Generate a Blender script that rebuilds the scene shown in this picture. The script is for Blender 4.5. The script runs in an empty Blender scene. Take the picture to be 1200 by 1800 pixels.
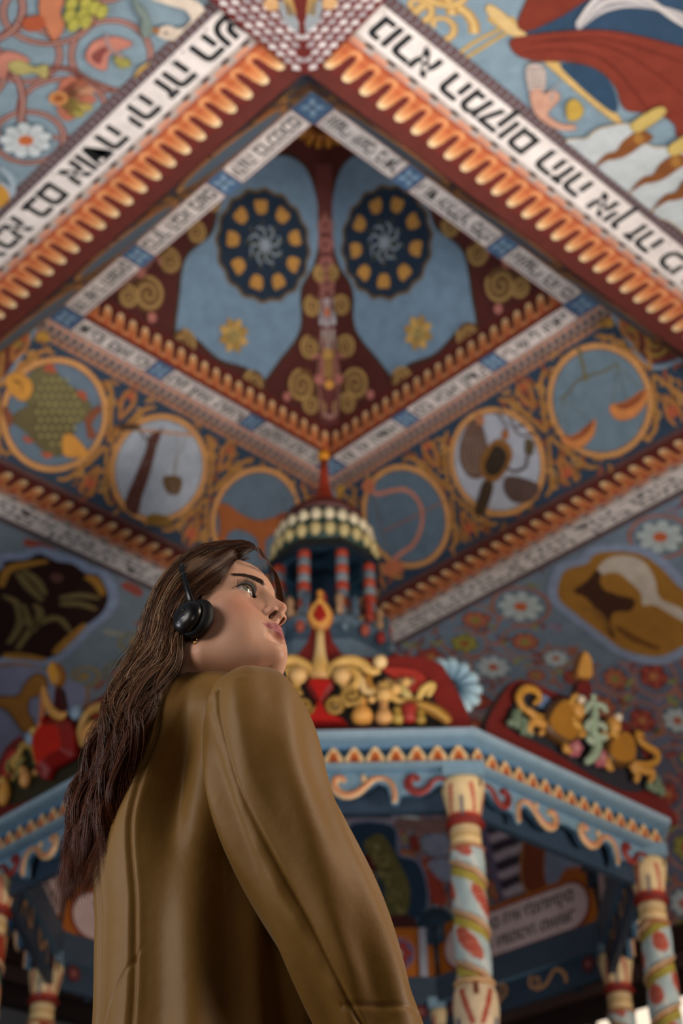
import bpy, bmesh, math, random
import numpy as np
from mathutils import Vector, Matrix
from mathutils.geometry import tessellate_polygon
PI = math.pi
S = bpy.context.scene
C = S.collection
random.seed(7)
rng = np.random.default_rng(11)

# ------------------------------------------------------------------ camera
FPX, PITCH, ROLL, YAW = 2750.0, math.radians(35.44), math.radians(-0.707), math.radians(-1.082)
EYE = Vector((0, 0, 0.62))
_f = Vector((0, math.cos(PITCH), math.sin(PITCH)))
_u = Vector((0, -math.sin(PITCH), math.cos(PITCH)))
_r = Vector((1, 0, 0))
CR = _r * math.cos(ROLL) + _u * math.sin(ROLL)
CU = -_r * math.sin(ROLL) + _u * math.cos(ROLL)
CF = _f
cam_data = bpy.data.cameras.new('camera')
cam = bpy.data.objects.new('camera', cam_data)
C.objects.link(cam)
cam_data.sensor_fit = 'VERTICAL'
cam_data.sensor_height = 36.0
cam_data.sensor_width = 24.0
cam_data.lens = FPX / 1800 * 36
M = Matrix((CR, CU, -CF)).transposed().to_4x4()
M.translation = EYE
cam.matrix_world = M
cam_data.clip_start = 0.05
cam_data.clip_end = 200
cam_data.dof.use_dof = True
cam_data.dof.focus_distance = 1.93
cam_data.dof.aperture_fstop = 5.6
S.camera = cam
S.view_settings.view_transform = 'Standard'
S.view_settings.look = 'None'
S.view_settings.gamma = 1
S.view_settings.exposure = 0.0

# ------------------------------------------------------------------ light
W = bpy.data.worlds.new('world')
S.world = W
W.use_nodes = True
bg = W.node_tree.nodes['Background']
bg.inputs[0].default_value = (0.60, 0.66, 0.80, 1)
bg.inputs[1].default_value = 0.15


def area_light(name, loc, target, size, power, col, size_y=None, spread=180):
    d = bpy.data.lights.new(name, 'AREA')
    d.energy = power
    d.color = col
    d.size = size
    d.spread = math.radians(spread)
    if size_y:
        d.shape = 'RECTANGLE'
        d.size_y = size_y
    o = bpy.data.objects.new(name, d)
    C.objects.link(o)
    o.location = loc
    o.rotation_euler = (Vector(target) - Vector(loc)).to_track_quat('-Z', 'Y').to_euler()
    o['kind'] = 'helper'
    return o


# museum floodlights: they stand low around the room and wash the painted roof from below
area_light('flood_light_right', (6.5, 3.0, 1.2), (0.6, 7.5, 7.5), 1.6, 430, (1.0, 0.87, 0.76))
area_light('flood_light_left', (-6.0, 2.0, 1.2), (-1.0, 7.5, 7.5), 1.6, 170, (0.88, 0.93, 1.0))
area_light('flood_light_near', (0.5, -2.5, 1.0), (0.3, 6.6, 8.4), 1.6, 44, (1.0, 0.94, 0.89), spread=54)
area_light('fill_light_floor', (1.6, 3.2, 0.3), (0.0, 6.6, 8.4), 1.0, 37, (1.0, 0.95, 0.90), spread=52)  # fill light added to brighten the inner bands of the roof
# soft lamp ahead of the visitor, and a cool one behind her
area_light('face_light', (2.3, 1.2, 3.1), (0.0, 1.7, 1.65), 0.8, 44, (1.0, 0.80, 0.62))
area_light('cool_light', (-2.6, -0.2, 2.2), (-0.2, 1.7, 1.4), 1.5, 56, (1.0, 0.93, 0.86))


# ------------------------------------------------------------------ geometry of the building
K = 1.4
CX, CY = -0.0836 * K, 6.127 * K
cyw, syw = math.cos(YAW), math.sin(YAW)


def bw(x, y, z):
    """building coordinates (origin under the middle of the roof) to world"""
    return Vector((CX + cyw * x - syw * y, CY + syw * x + cyw * y, z))


def bdir(x, y, z=0.0):
    return Vector((cyw * x - syw * y, syw * x + cyw * y, z))


def ray(x, y):
    return CR * ((x - 600) / FPX) + CU * ((900 - y) / FPX) + CF


def to_px(p):
    q = Vector(p) - EYE
    z = q.dot(CF)
    return (600 + FPX * q.dot(CR) / z, 900 - FPX * q.dot(CU) / z)


def at_depth(x, y, d):
    return EYE + ray(x, y) * d


def hex3(h):
    if not isinstance(h, str):
        return h
    v = [int(h[i:i + 2], 16) / 255 for i in (0, 2, 4)]
    return tuple(((c + .055) / 1.055) ** 2.4 if c > .04045 else c / 12.92 for c in v)


def mixc(a, b, t):
    a, b = hex3(a), hex3(b)
    return tuple(a[i] * (1 - t) + b[i] * t for i in range(3))


def smooth(pts, closed=False, n=6):
    P = [Vector(p) for p in pts]
    N = len(P)
    out = []
    rngi = range(N) if closed else range(N - 1)
    for i in rngi:
        if closed:
            a, b, c, d = P[(i - 1) % N], P[i], P[(i + 1) % N], P[(i + 2) % N]
        else:
            a, b, c, d = P[max(i - 1, 0)], P[i], P[i + 1], P[min(i + 2, N - 1)]
        for k in range(n):
            t = k / n
            out.append(0.5 * ((2 * b) + (c - a) * t + (2 * a - 5 * b + 4 * c - d) * t * t + (3 * b - a - 3 * c + d) * t ** 3))
    if not closed:
        out.append(P[-1])
    return out


# ------------------------------------------------------------------ materials
MATS = {}


def nodes_of(name):
    m = bpy.data.materials.new(name)
    m.use_nodes = True
    return m, m.node_tree.nodes, m.node_tree.links, m.node_tree.nodes['Principled BSDF']


def paint_mat(name, rough=0.62, spec=0.3, var=0.16, bump=0.12, scale=9.0, coat=0.0, sat=.95, val=.93):
    """hand-painted wood: colour from the mesh's paint attribute, worn and mottled procedurally"""
    if name in MATS:
        return MATS[name]
    m, N, L, b = nodes_of(name)
    at = N.new('ShaderNodeAttribute')
    at.attribute_name = 'paint'
    tc = N.new('ShaderNodeTexCoord')
    n1 = N.new('ShaderNodeTexNoise')
    n1.inputs['Scale'].default_value = scale
    n1.inputs['Detail'].default_value = 7
    n1.inputs['Roughness'].default_value = 0.65
    L.new(tc.outputs['Object'], n1.inputs['Vector'])
    r = N.new('ShaderNodeMapRange')
    r.inputs['From Min'].default_value = 0.3
    r.inputs['From Max'].default_value = 0.7
    r.inputs['To Min'].default_value = 1 - var
    r.inputs['To Max'].default_value = 1 + var
    L.new(n1.outputs['Fac'], r.inputs['Value'])
    mx = N.new('ShaderNodeMix')
    mx.data_type = 'RGBA'
    mx.blend_type = 'MULTIPLY'
    mx.inputs[0].default_value = 1
    L.new(at.outputs['Color'], mx.inputs[6])
    L.new(r.outputs[0], mx.inputs[7])
    hs = N.new('ShaderNodeHueSaturation')
    hs.inputs['Saturation'].default_value = sat
    hs.inputs['Value'].default_value = val
    L.new(mx.outputs[2], hs.inputs['Color'])
    L.new(hs.outputs[0], b.inputs['Base Color'])
    b.inputs['Roughness'].default_value = rough
    b.inputs['Specular IOR Level'].default_value = spec
    if coat:
        b.inputs['Coat Weight'].default_value = coat
    n2 = N.new('ShaderNodeTexNoise')
    n2.inputs['Scale'].default_value = scale * 6
    n2.inputs['Detail'].default_value = 4
    L.new(tc.outputs['Object'], n2.inputs['Vector'])
    bp = N.new('ShaderNodeBump')
    bp.inputs['Strength'].default_value = bump
    bp.inputs['Distance'].default_value = 0.01
    L.new(n2.outputs['Fac'], bp.inputs['Height'])
    L.new(bp.outputs[0], b.inputs['Normal'])
    MATS[name] = m
    return m


def plain_mat(name, col, rough=0.5, spec=0.4, var=0.12, scale=30, metal=0.0, bump=0.0):
    if name in MATS:
        return MATS[name]
    m, N, L, b = nodes_of(name)
    tc = N.new('ShaderNodeTexCoord')
    n1 = N.new('ShaderNodeTexNoise')
    n1.inputs['Scale'].default_value = scale
    n1.inputs['Detail'].default_value = 5
    L.new(tc.outputs['Object'], n1.inputs['Vector'])
    cr = N.new('ShaderNodeValToRGB')
    c = hex3(col)
    cr.color_ramp.elements[0].position = 0.3
    cr.color_ramp.elements[1].position = 0.7
    cr.color_ramp.elements[0].color = tuple(x * (1 - var) for x in c) + (1,)
    cr.color_ramp.elements[1].color = tuple(min(1, x * (1 + var)) for x in c) + (1,)
    L.new(n1.outputs['Fac'], cr.inputs[0])
    L.new(cr.outputs[0], b.inputs['Base Color'])
    b.inputs['Roughness'].default_value = rough
    b.inputs['Specular IOR Level'].default_value = spec
    b.inputs['Metallic'].default_value = metal
    if bump:
        bp = N.new('ShaderNodeBump')
        bp.inputs['Strength'].default_value = bump
        bp.inputs['Distance'].default_value = 0.004
        L.new(n1.outputs['Fac'], bp.inputs['Height'])
        L.new(bp.outputs[0], b.inputs['Normal'])
    MATS[name] = m
    return m


CEILMAT = paint_mat('ceiling paint on planks', rough=0.7)
WOODMAT = paint_mat('painted carved wood', rough=0.5, spec=0.4, var=0.13, bump=0.2, scale=14, sat=1.03, val=.72)


# ------------------------------------------------------------------ mesh building
class MB:
    """collects coloured faces in world space; build() links them as one mesh object"""

    def __init__(self):
        self.v, self.f, self.c, self.sm = [], [], [], []

    def add(self, verts, faces, cols, smooth_=False):
        """cols: one colour, or one per vertex"""
        b = len(self.v)
        self.v += [tuple(p) for p in verts]
        one = len(cols) == 3 and not hasattr(cols[0], '__len__') or isinstance(cols, str)
        if one:
            cc = hex3(cols)
        for f in faces:
            self.f.append([b + i for i in f])
            self.c += [cc] * len(f) if one else [hex3(cols[i]) for i in f]
            self.sm.append(smooth_)

    def box(self, c, ux, uy, uz, col):
        """c centre; ux uy uz half-extent vectors"""
        c, ux, uy, uz = map(Vector, (c, ux, uy, uz))
        V = [c + ux * a + uy * b + uz * d for a in (-1, 1) for b in (-1, 1) for d in (-1, 1)]
        F = [(0, 1, 3, 2), (4, 6, 7, 5), (0, 4, 5, 1), (2, 3, 7, 6), (0, 2, 6, 4), (1, 5, 7, 3)]
        self.add(V, F, col)

    def tube(self, pts, rad, col, n=10, flat=1.0, axis=None):
        """rad number or list; col one colour or list per point; axis: fixed normal along which the section is scaled by flat"""
        P = [Vector(p) for p in pts]
        m = len(P)
        R = rad if hasattr(rad, '__len__') else [rad] * m
        colr = [hex3(c) for c in col] if (not isinstance(col, str) and hasattr(col[0], '__len__')) else [hex3(col)] * m
        V, cols = [], []
        prev = None
        for i in range(m):
            T = (P[min(i + 1, m - 1)] - P[max(i - 1, 0)]).normalized()
            if axis is not None:
                A = (Vector(axis) - T * T.dot(Vector(axis))).normalized()
            else:
                if prev is None:
                    h = Vector((0, 0, 1)) if abs(T.z) < .9 else Vector((1, 0, 0))
                    A = T.cross(h).normalized()
                else:
                    A = (prev - T * T.dot(prev)).normalized()
                prev = A
            Bv = T.cross(A)
            for k in range(n):
                t = 2 * PI * k / n
                V.append(P[i] + A * (math.cos(t) * R[i] * flat) + Bv * (math.sin(t) * R[i]))
                cols.append(colr[i])
        F = []
        for i in range(m - 1):
            for k in range(n):
                F.append((i * n + k, i * n + (k + 1) % n, (i + 1) * n + (k + 1) % n, (i + 1) * n + k))
        F.append(tuple(range(n))[::-1])
        F.append(tuple((m - 1) * n + k for k in range(n)))
        self.add(V, F, cols, True)

    def lathe(self, base, prof, col, n=32, colf=None, up=(0, 0, 1), disp=None):
        """prof list (r, z); colf(theta, z, i)->colour; disp(theta,z,r)->r"""
        base = Vector(base)
        Z = Vector(up).normalized()
        h = Vector((1, 0, 0)) if abs(Z.x) < .9 else Vector((0, 1, 0))
        X = (h - Z * Z.dot(h)).normalized()
        Y = Z.cross(X)
        V, cols, F = [], [], []
        m = len(prof)
        c0 = hex3(col) if not isinstance(col, list) else None
        for i, (r, z) in enumerate(prof):
            for k in range(n):
                t = 2 * PI * k / n
                rr = disp(t, z, r) if disp else r
                V.append(base + X * (math.cos(t) * rr) + Y * (math.sin(t) * rr) + Z * z)
                cols.append(hex3(colf(t, z, i)) if colf else (c0 if c0 else hex3(col[i])))
        for i in range(m - 1):
            for k in range(n):
                F.append((i * n + k, i * n + (k + 1) % n, (i + 1) * n + (k + 1) % n, (i + 1) * n + k))
        F.append(tuple(range(n))[::-1])
        F.append(tuple((m - 1) * n + k for k in range(n)))
        self.add(V, F, cols, True)

    def slab(self, outline, nrm, thick, col, side=None, bevel=0.0):
        """polygon outline (world points, planar) given thickness along nrm, centred; optional bevel rim"""
        nrm = Vector(nrm).normalized()
        O = [Vector(p) for p in outline]
        n = len(O)
        area = Vector((0, 0, 0))
        for i in range(n):
            area += O[i].cross(O[(i + 1) % n])
        if area.dot(nrm) < 0:
            O = O[::-1]
        if bevel:
            inner = []
            for i in range(n):
                d1 = (O[i] - O[i - 1]).normalized()
                d2 = (O[(i + 1) % n] - O[i]).normalized()
                a = (nrm.cross(d1) + nrm.cross(d2))
                inner.append(O[i] + (a.normalized() * bevel if a.length > 1e-6 else a))
        else:
            inner = O
        tri = tessellate_polygon([inner])
        f0 = [p + nrm * thick / 2 for p in inner]
        self.add(f0, [tuple(t) if (inner[t[1]] - inner[t[0]]).cross(inner[t[2]] - inner[t[0]]).dot(nrm) > 0 else tuple(t)[::-1] for t in tri], col)
        b0 = [p - nrm * thick / 2 for p in inner]
        self.add(b0, [tuple(t) if (inner[t[1]] - inner[t[0]]).cross(inner[t[2]] - inner[t[0]]).dot(nrm) < 0 else tuple(t)[::-1] for t in tri], side or col)
        rings = [f0]
        if bevel:
            rings += [[p + nrm * (thick / 2 - bevel) for p in O], [p - nrm * (thick / 2 - bevel) for p in O]]
        rings.append(b0)
        for a, b in zip(rings, rings[1:]):
            self.add(a + b, [(i, i + n, (i + 1) % n + n, (i + 1) % n) for i in range(n)], side or col)

    def ball(self, c, rx, ry=None, rz=None, col='808080', ax=None, n=14):
        ry = ry or rx
        rz = rz or rx
        X, Y, Z = ax or (Vector((1, 0, 0)), Vector((0, 1, 0)), Vector((0, 0, 1)))
        V, F = [], []
        c = Vector(c)
        m = n // 2 + 1
        for i in range(m + 1):
            p = PI * i / m
            for k in range(n):
                t = 2 * PI * k / n
                V.append(c + X * (rx * math.sin(p) * math.cos(t)) + Y * (ry * math.sin(p) * math.sin(t)) + Z * (rz * math.cos(p)))
        for i in range(m):
            for k in range(n):
                F.append((i * n + k, (i + 1) * n + k, (i + 1) * n + (k + 1) % n, i * n + (k + 1) % n))
        self.add(V, F, col, True)

    def build(self, name, mat=None, parent=None, origin=None):
        me = bpy.data.meshes.new(name)
        V = np.array(self.v, dtype=np.float64)
        if origin is None:
            lo, hi = V.min(0), V.max(0)
            origin = Vector(((lo[0] + hi[0]) / 2, (lo[1] + hi[1]) / 2, lo[2]))
        V = V - np.array(origin)
        me.from_pydata([tuple(p) for p in V], [], self.f)
        if len(me.loops) == len(self.c):
            a = me.color_attributes.new('paint', 'FLOAT_COLOR', 'CORNER')
            arr = np.ones((len(self.c), 4), dtype=np.float32)
            arr[:, :3] = np.array(self.c, dtype=np.float32)
            a.data.foreach_set('color', arr.ravel())
        me.polygons.foreach_set('use_smooth', self.sm)
        me.materials.append(mat or WOODMAT)
        me.update()
        o = bpy.data.objects.new(name, me)
        C.objects.link(o)
        o.location = origin
        if parent is not None:
            o.parent = parent
            o.matrix_parent_inverse = Matrix.Translation(parent.matrix_world.translation).inverted() if parent.type == 'EMPTY' or True else Matrix()
            PM = parent
            loc = Vector(origin)
            off = Vector((0, 0, 0))
            q = parent
            o.matrix_parent_inverse = Matrix()
            o.location = loc - world_loc(parent)
        return o


def world_loc(o):
    v = Vector(o.location)
    while o.parent is not None:
        o = o.parent
        v = v + Vector(o.location)
    return v


def clip_poly(pts, cols, hp):
    """pts list of 2-tuples, hp half planes (a,b,c): keep a*u+b*v<=c"""
    for a, b, c in hp:
        out, oc = [], []
        n = len(pts)
        if n == 0:
            return [], []
        for i in range(n):
            p, q = pts[i], pts[(i + 1) % n]
            dp, dq = a * p[0] + b * p[1] - c, a * q[0] + b * q[1] - c
            cp, cq = cols[i], cols[(i + 1) % n]
            if dp <= 0:
                out.append(p)
                oc.append(cp)
            if (dp < 0 < dq) or (dq < 0 < dp):
                t = dp / (dp - dq)
                out.append((p[0] + (q[0] - p[0]) * t, p[1] + (q[1] - p[1]) * t))
                oc.append(tuple(cp[k] + (cq[k] - cp[k]) * t for k in range(3)))
        pts, cols = out, oc
    return pts, cols


class Paint:
    """a painted board: shapes laid as thin coats of paint on a plane (u, v), each coat a hair above the last"""

    def __init__(self, O, U, V, Nrm, clip=None, step=0.0007):
        self.O, self.U, self.V, self.N = Vector(O), Vector(U).normalized(), Vector(V).normalized(), Vector(Nrm).normalized()
        self.mb = MB()
        self.clip = clip
        self.step = step
        self.z = 0

    def up(self, k=1):
        self.z += k
        return self

    def P(self, u, v, z=None):
        return self.O + self.U * u + self.V * v + self.N * (self.step * (self.z if z is None else z))

    def px1(self, x, y):
        d = ray(x, y)
        t = (self.O - EYE).dot(self.N) / d.dot(self.N)
        p = EYE + d * t - self.O
        return (p.dot(self.U), p.dot(self.V))

    def px(self, pts):
        return [self.px1(*p) for p in pts]

    def poly(self, pts, col, convex=False):
        pts = [tuple(p)[:2] for p in pts]
        multi = (not isinstance(col, str)) and hasattr(col[0], '__len__')
        cols = [hex3(c) for c in col] if multi else [hex3(col)] * len(pts)
        if self.clip:
            pts, cols = clip_poly(pts, cols, self.clip)
        if len(pts) < 3:
            return
        V = [self.P(*p) for p in pts]
        if convex:
            F = [tuple(range(len(pts)))]
        else:
            F = tessellate_polygon([[Vector((p[0], p[1], 0)) for p in pts]])
            F = [tuple(f) for f in F]
        nn = self.U.cross(self.V).dot(self.N)
        FF = []
        for f in F:
            a = 0.0
            for i in range(len(f)):
                p, q = pts[f[i]], pts[f[(i + 1) % len(f)]]
                a += p[0] * q[1] - p[1] * q[0]
            FF.append(f if a * nn > 0 else f[::-1])
        self.mb.add(V, FF, cols)

    def blob(self, pts, col, n=5, outline=None, w=0.008):
        s = [(p.x, p.y) for p in smooth([(a[0], a[1], 0) for a in pts], True, n)]
        if outline:
            self.ribbon(s, w, outline, closed=True)
            self.up()
        self.poly(s, col)

    def ribbon(self, pts, w, col, closed=False, taper=None):
        """w width (number or per point)"""
        n = len(pts)
        ww = w if hasattr(w, '__len__') else [w] * n
        multi = (not isinstance(col, str)) and hasattr(col[0], '__len__')
        L, R = [], []
        for i in range(n):
            a, b = (pts[i - 1], pts[(i + 1) % n]) if closed else (pts[max(i - 1, 0)], pts[min(i + 1, n - 1)])
            dx, dy = b[0] - a[0], b[1] - a[1]
            l = math.hypot(dx, dy) or 1e-9
            nx, ny = -dy / l * ww[i] / 2, dx / l * ww[i] / 2
            L.append((pts[i][0] + nx, pts[i][1] + ny))
            R.append((pts[i][0] - nx, pts[i][1] - ny))
        for i in range(n if closed else n - 1):
            j = (i + 1) % n
            self.poly([L[i], L[j], R[j], R[i]], [col[i], col[j], col[j], col[i]] if multi else col, True)

    def stroke(self, pts, w, col, n=6, closed=False, taper=False):
        s = [(p.x, p.y) for p in smooth([(a[0], a[1], 0) for a in pts], closed, n)]
        m = len(s)
        if taper:
            w = [w * (0.25 + 0.75 * math.sin(PI * (0.12 + 0.88 * i / m)) ** .8) for i in range(m)]
        self.ribbon(s, w, col, closed)
        return s

    def disc(self, c, r, col, n=28, sy=1.0, rot=0.0, lob=0, amp=0.0):
        pts = []
        for k in range(n):
            t = 2 * PI * k / n
            rr = r * (1 + amp * math.cos(lob * t)) if lob else r
            x, y = rr * math.cos(t), rr * sy * math.sin(t)
            pts.append((c[0] + x * math.cos(rot) - y * math.sin(rot), c[1] + x * math.sin(rot) + y * math.cos(rot)))
        self.poly(pts, col, not lob)

    def ring(self, c, r, w, col, n=48, sy=1.0, a0=0, a1=2 * PI):
        full = abs(a1 - a0 - 2 * PI) < 1e-3
        m = n if full else n + 1
        pts = [(c[0] + r * math.cos(a0 + (a1 - a0) * k / n), c[1] + r * sy * math.sin(a0 + (a1 - a0) * k / n)) for k in range(m)]
        self.ribbon(pts, w, col, full)

    def rect(self, u0, v0, u1, v1, col):
        self.poly([(u0, v0), (u1, v0), (u1, v1), (u0, v1)], col, True)

    def spiral(self, c, r, turns, a0, w, col, hand=1, n=26):
        pts = []
        for i in range(n + 1):
            t = i / n
            rr = r * (1 - t) ** 0.9 + r * 0.06
            a = a0 + hand * 2 * PI * turns * t
            pts.append((c[0] + rr * math.cos(a), c[1] + rr * math.sin(a)))
        self.ribbon(pts, [w * (1 - .55 * i / n) for i in range(n + 1)], col)

    def flower(self, c, r, petals, pc, cc, rot=0.0, oc=None):
        for k in range(petals):
            a = rot + 2 * PI * k / petals
            pr = r * .34 if petals > 6 else r * .42
            cc_ = (c[0] + math.cos(a) * r * .62, c[1] + math.sin(a) * r * .62)
            if oc:
                self.disc(cc_, r * .44, oc, 10, pr * 1.2 / (r * .42), a)
        self.up()
        for k in range(petals):
            a = rot + 2 * PI * k / petals
            pr = r * .30 if petals > 6 else r * .40
            cc_ = (c[0] + math.cos(a) * r * .62, c[1] + math.sin(a) * r * .62)
            self.disc(cc_, r * .38, pc, 10, pr / (r * .42), a)
        self.up()
        self.disc(c, r * .3, cc, 12)
        self.up()

    def text(self, s, u0, v0, size, col, maxw=None, flipu=False, flipv=False, bold=0.022, sx=1.0):
        """lettering as flat coats of paint; starts at (u0, v0), runs along +u"""
        T, F, w = font_tris(s, bold)
        k = size
        kx = size * sx
        if maxw and w * kx > maxw:
            kx = maxw / w
        nn = self.U.cross(self.V).dot(self.N)
        V = []
        for (x, y) in T:
            uu = (w - x) * kx if flipu else x * kx
            vv = -y * k if flipv else y * k
            V.append(self.P(u0 + uu, v0 + vv))
        sgn = nn * (-1 if flipu else 1) * (-1 if flipv else 1)
        self.mb.add(V, [tuple(f) if sgn > 0 else tuple(f)[::-1] for f in F], col)
        return w * kx

    def build(self, name, mat=None, parent=None):
        return self.mb.build(name, mat or CEILMAT, parent)


_fc = {}


def font_tris(s, bold=0.022):
    if (s, bold) in _fc:
        return _fc[(s, bold)]
    c = bpy.data.curves.new('lettering', 'FONT')
    c.body = s
    c.size = 1
    c.offset = bold
    c.resolution_u = 3
    o = bpy.data.objects.new('lettering', c)
    C.objects.link(o)
    dg = bpy.context.evaluated_depsgraph_get()
    me = o.evaluated_get(dg).to_mesh()
    me.calc_loop_triangles()
    T = [(v.co.x, v.co.y) for v in me.vertices]
    F = []
    for t in me.loop_triangles:
        f = tuple(t.vertices)
        a, b, c_ = (T[i] for i in f)
        if (b[0] - a[0]) * (c_[1] - a[1]) - (b[1] - a[1]) * (c_[0] - a[0]) < 0:
            f = f[::-1]
        F.append(f)
    bpy.data.objects.remove(o)
    bpy.data.curves.remove(c)
    w = max([t[0] for t in T] or [0])
    _fc[(s, bold)] = (T, F, w)
    return _fc[(s, bold)]


def empty(name, loc, label=None, cat=None, group=None, kind=None):
    o = bpy.data.objects.new(name, None)
    C.objects.link(o)
    o.location = loc
    o.empty_display_size = 0.1
    tag(o, label, cat, group, kind)
    return o


def tag(o, label=None, cat=None, group=None, kind=None):
    if label:
        o['label'] = label
    if cat:
        o['category'] = cat
    if group:
        o['group'] = group
    if kind:
        o['kind'] = kind
    return o
# ------------------------------------------------------------------ museum hall round the roof
def quad_wall(name, pts, mat, thick, nrm):
    mb = MB()
    mb.slab([Vector(p) for p in pts], nrm, thick, '808080')
    o = mb.build(name, mat)
    o['kind'] = 'structure'
    return o


FLOORM = plain_mat('dark timber floor', '5a4330', .45, .4, .2, 3)
HALLM = plain_mat('grey plaster', '8b857e', .8, .2, .08, 2)
quad_wall('floor', [(-13, -6, -.05), (13, -6, -.05), (13, 22, -.05), (-13, 22, -.05)], FLOORM, .1, (0, 0, 1))
quad_wall('wall_back', [(-13, 22, 0), (13, 22, 0), (13, 22, 13), (-13, 22, 13)], HALLM, .2, (0, 1, 0))
quad_wall('wall_left', [(-13, -6, 0), (-13, 22, 0), (-13, 22, 13), (-13, -6, 13)], HALLM, .2, (1, 0, 0))
quad_wall('wall_right', [(13, -6, 0), (13, 22, 0), (13, 22, 13), (13, -6, 13)], HALLM, .2, (1, 0, 0))
quad_wall('wall_front', [(-13, -6, 0), (13, -6, 0), (13, -6, 13), (-13, -6, 13)], HALLM, .2, (0, 1, 0))
# tall lit window of the hall beyond the far right side of the roof
m, N, L, b = nodes_of('daylit window glass')
b.inputs['Base Color'].default_value = (.8, .75, .68, 1)
b.inputs['Emission Color'].default_value = (1.0, .82, .62, 1)
b.inputs['Emission Strength'].default_value = 1.1
WINM = m
FRM = plain_mat('window frame paint', '4a3a30', .5)
for wi, x0 in enumerate((1.2, 3.4, 5.6)):
    mb = MB()
    mb.slab([Vector((x0, 21.85, 5.2)), Vector((x0 + 1.8, 21.85, 5.2)), Vector((x0 + 1.8, 21.85, 9.4)), Vector((x0, 21.85, 9.4))], (0, 1, 0), .04, 'ffffff')
    w = mb.build('window_%d' % (wi + 1), WINM)
    w['kind'] = 'structure'
    mb = MB()
    for x in (x0, x0 + .9, x0 + 1.8):
        mb.box((x, 21.8, 7.3), (.05, 0, 0), (0, .05, 0), (0, 0, 2.15), '4a3a30')
    for z in (5.2, 6.6, 8.0, 9.4):
        mb.box((x0 + .9, 21.8, z), (.95, 0, 0), (0, .045, 0), (0, 0, .04), '4a3a30')
    mb.build('window_frame', FRM, w)
# ------------------------------------------------------------------ painted ceiling
HA, HH = 7.65, 8.551
SA, SB, SC_, ST, SE = 2.675, 2.45, 2.387, 2.165, 2.116
SH, SG = 1.445, 1.258
SEN = 2.065
RED, DRED, GOLD, CREAM, ORANGE = '8a3520', '5e1c16', 'c88a3c', 'eec58c', 'd9803f'
BLUE, DBLUE, PALE, WHITE = '7fa6c4', '24405e', 'a9bfd0', 'e9e0dc'
ceiling = empty('ceiling', bw(0, 0, HA), 'painted wooden tent ceiling with zodiac medallions and Hebrew bands', 'ceiling', kind='structure')
bpy.context.view_layer.update()

HEB = ['מה נורא המקום הזה אין זה כי אם בית אלהים',
       'וזה שער השמים ברוך הבא בשם יהוה ברכנוכם',
       'אשרי יושבי ביתך עוד יהללוך סלה אשרי העם',
       'פתחו לי שערי צדק אבא בם אודה יה זה השער']
SIDES = [(-45, 'near right'), (45, 'far right'), (135, 'far left'), (225, 'near left')]


def frame(a):
    a = math.radians(a)
    return (math.cos(a), math.sin(a)), (-math.sin(a), math.cos(a))


def soffit(a, s0, s1, h, base, thick=0.03):
    m, t = frame(a)
    P = Paint(bw(0, 0, h), bdir(*t), bdir(*m), (0, 0, -1), [(1, -1, 0), (-1, -1, 0), (0, 1, s1), (0, -1, -s0)])
    out = [P.P(u, v, 0) - P.N * thick / 2 for u, v in ((-s0, s0), (s0, s0), (s1, s1), (-s1, s1))]
    P.mb.slab(out, P.N, thick, base)
    P.up()
    return P


def incline(a, s0, h0, s1, h1, base, thick=0.03, ext=0.0):
    """sloping panel of one side, from the edge (s0, h0) to the edge (s1, h1); v is measured up the slope from the first"""
    m, t = frame(a)
    L = math.hypot(s1 - s0, h1 - h0)
    V = bdir(*m) * ((s1 - s0) / L) + Vector((0, 0, (h1 - h0) / L))
    U = bdir(*t)
    N = U.cross(V)
    if N.dot(bdir(*m)) > 0 or (abs(N.dot(bdir(*m))) < 0.01 and N.z > 0):
        N = -N
    if N.z > 0.02:
        N = -N
    O = bw(m[0] * s0, m[1] * s0, h0)
    k = (s1 - s0) / L
    # |u| <= s0 + k v
    clip = [(1, -k, s0 + ext), (-1, -k, s0 + ext), (0, 1, L), (0, -1, 0)]
    P = Paint(O, U, V, N, clip)
    P.L = L
    P.s0, P.k = s0, k
    out = [P.P(u, v, 0) - N * thick / 2 for u, v in ((-s0 - ext, 0), (s0 + ext, 0), (s1 + ext, L), (-s1 - ext, L))]
    P.mb.slab(out, N, thick, base)
    P.up()
    return P


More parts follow.
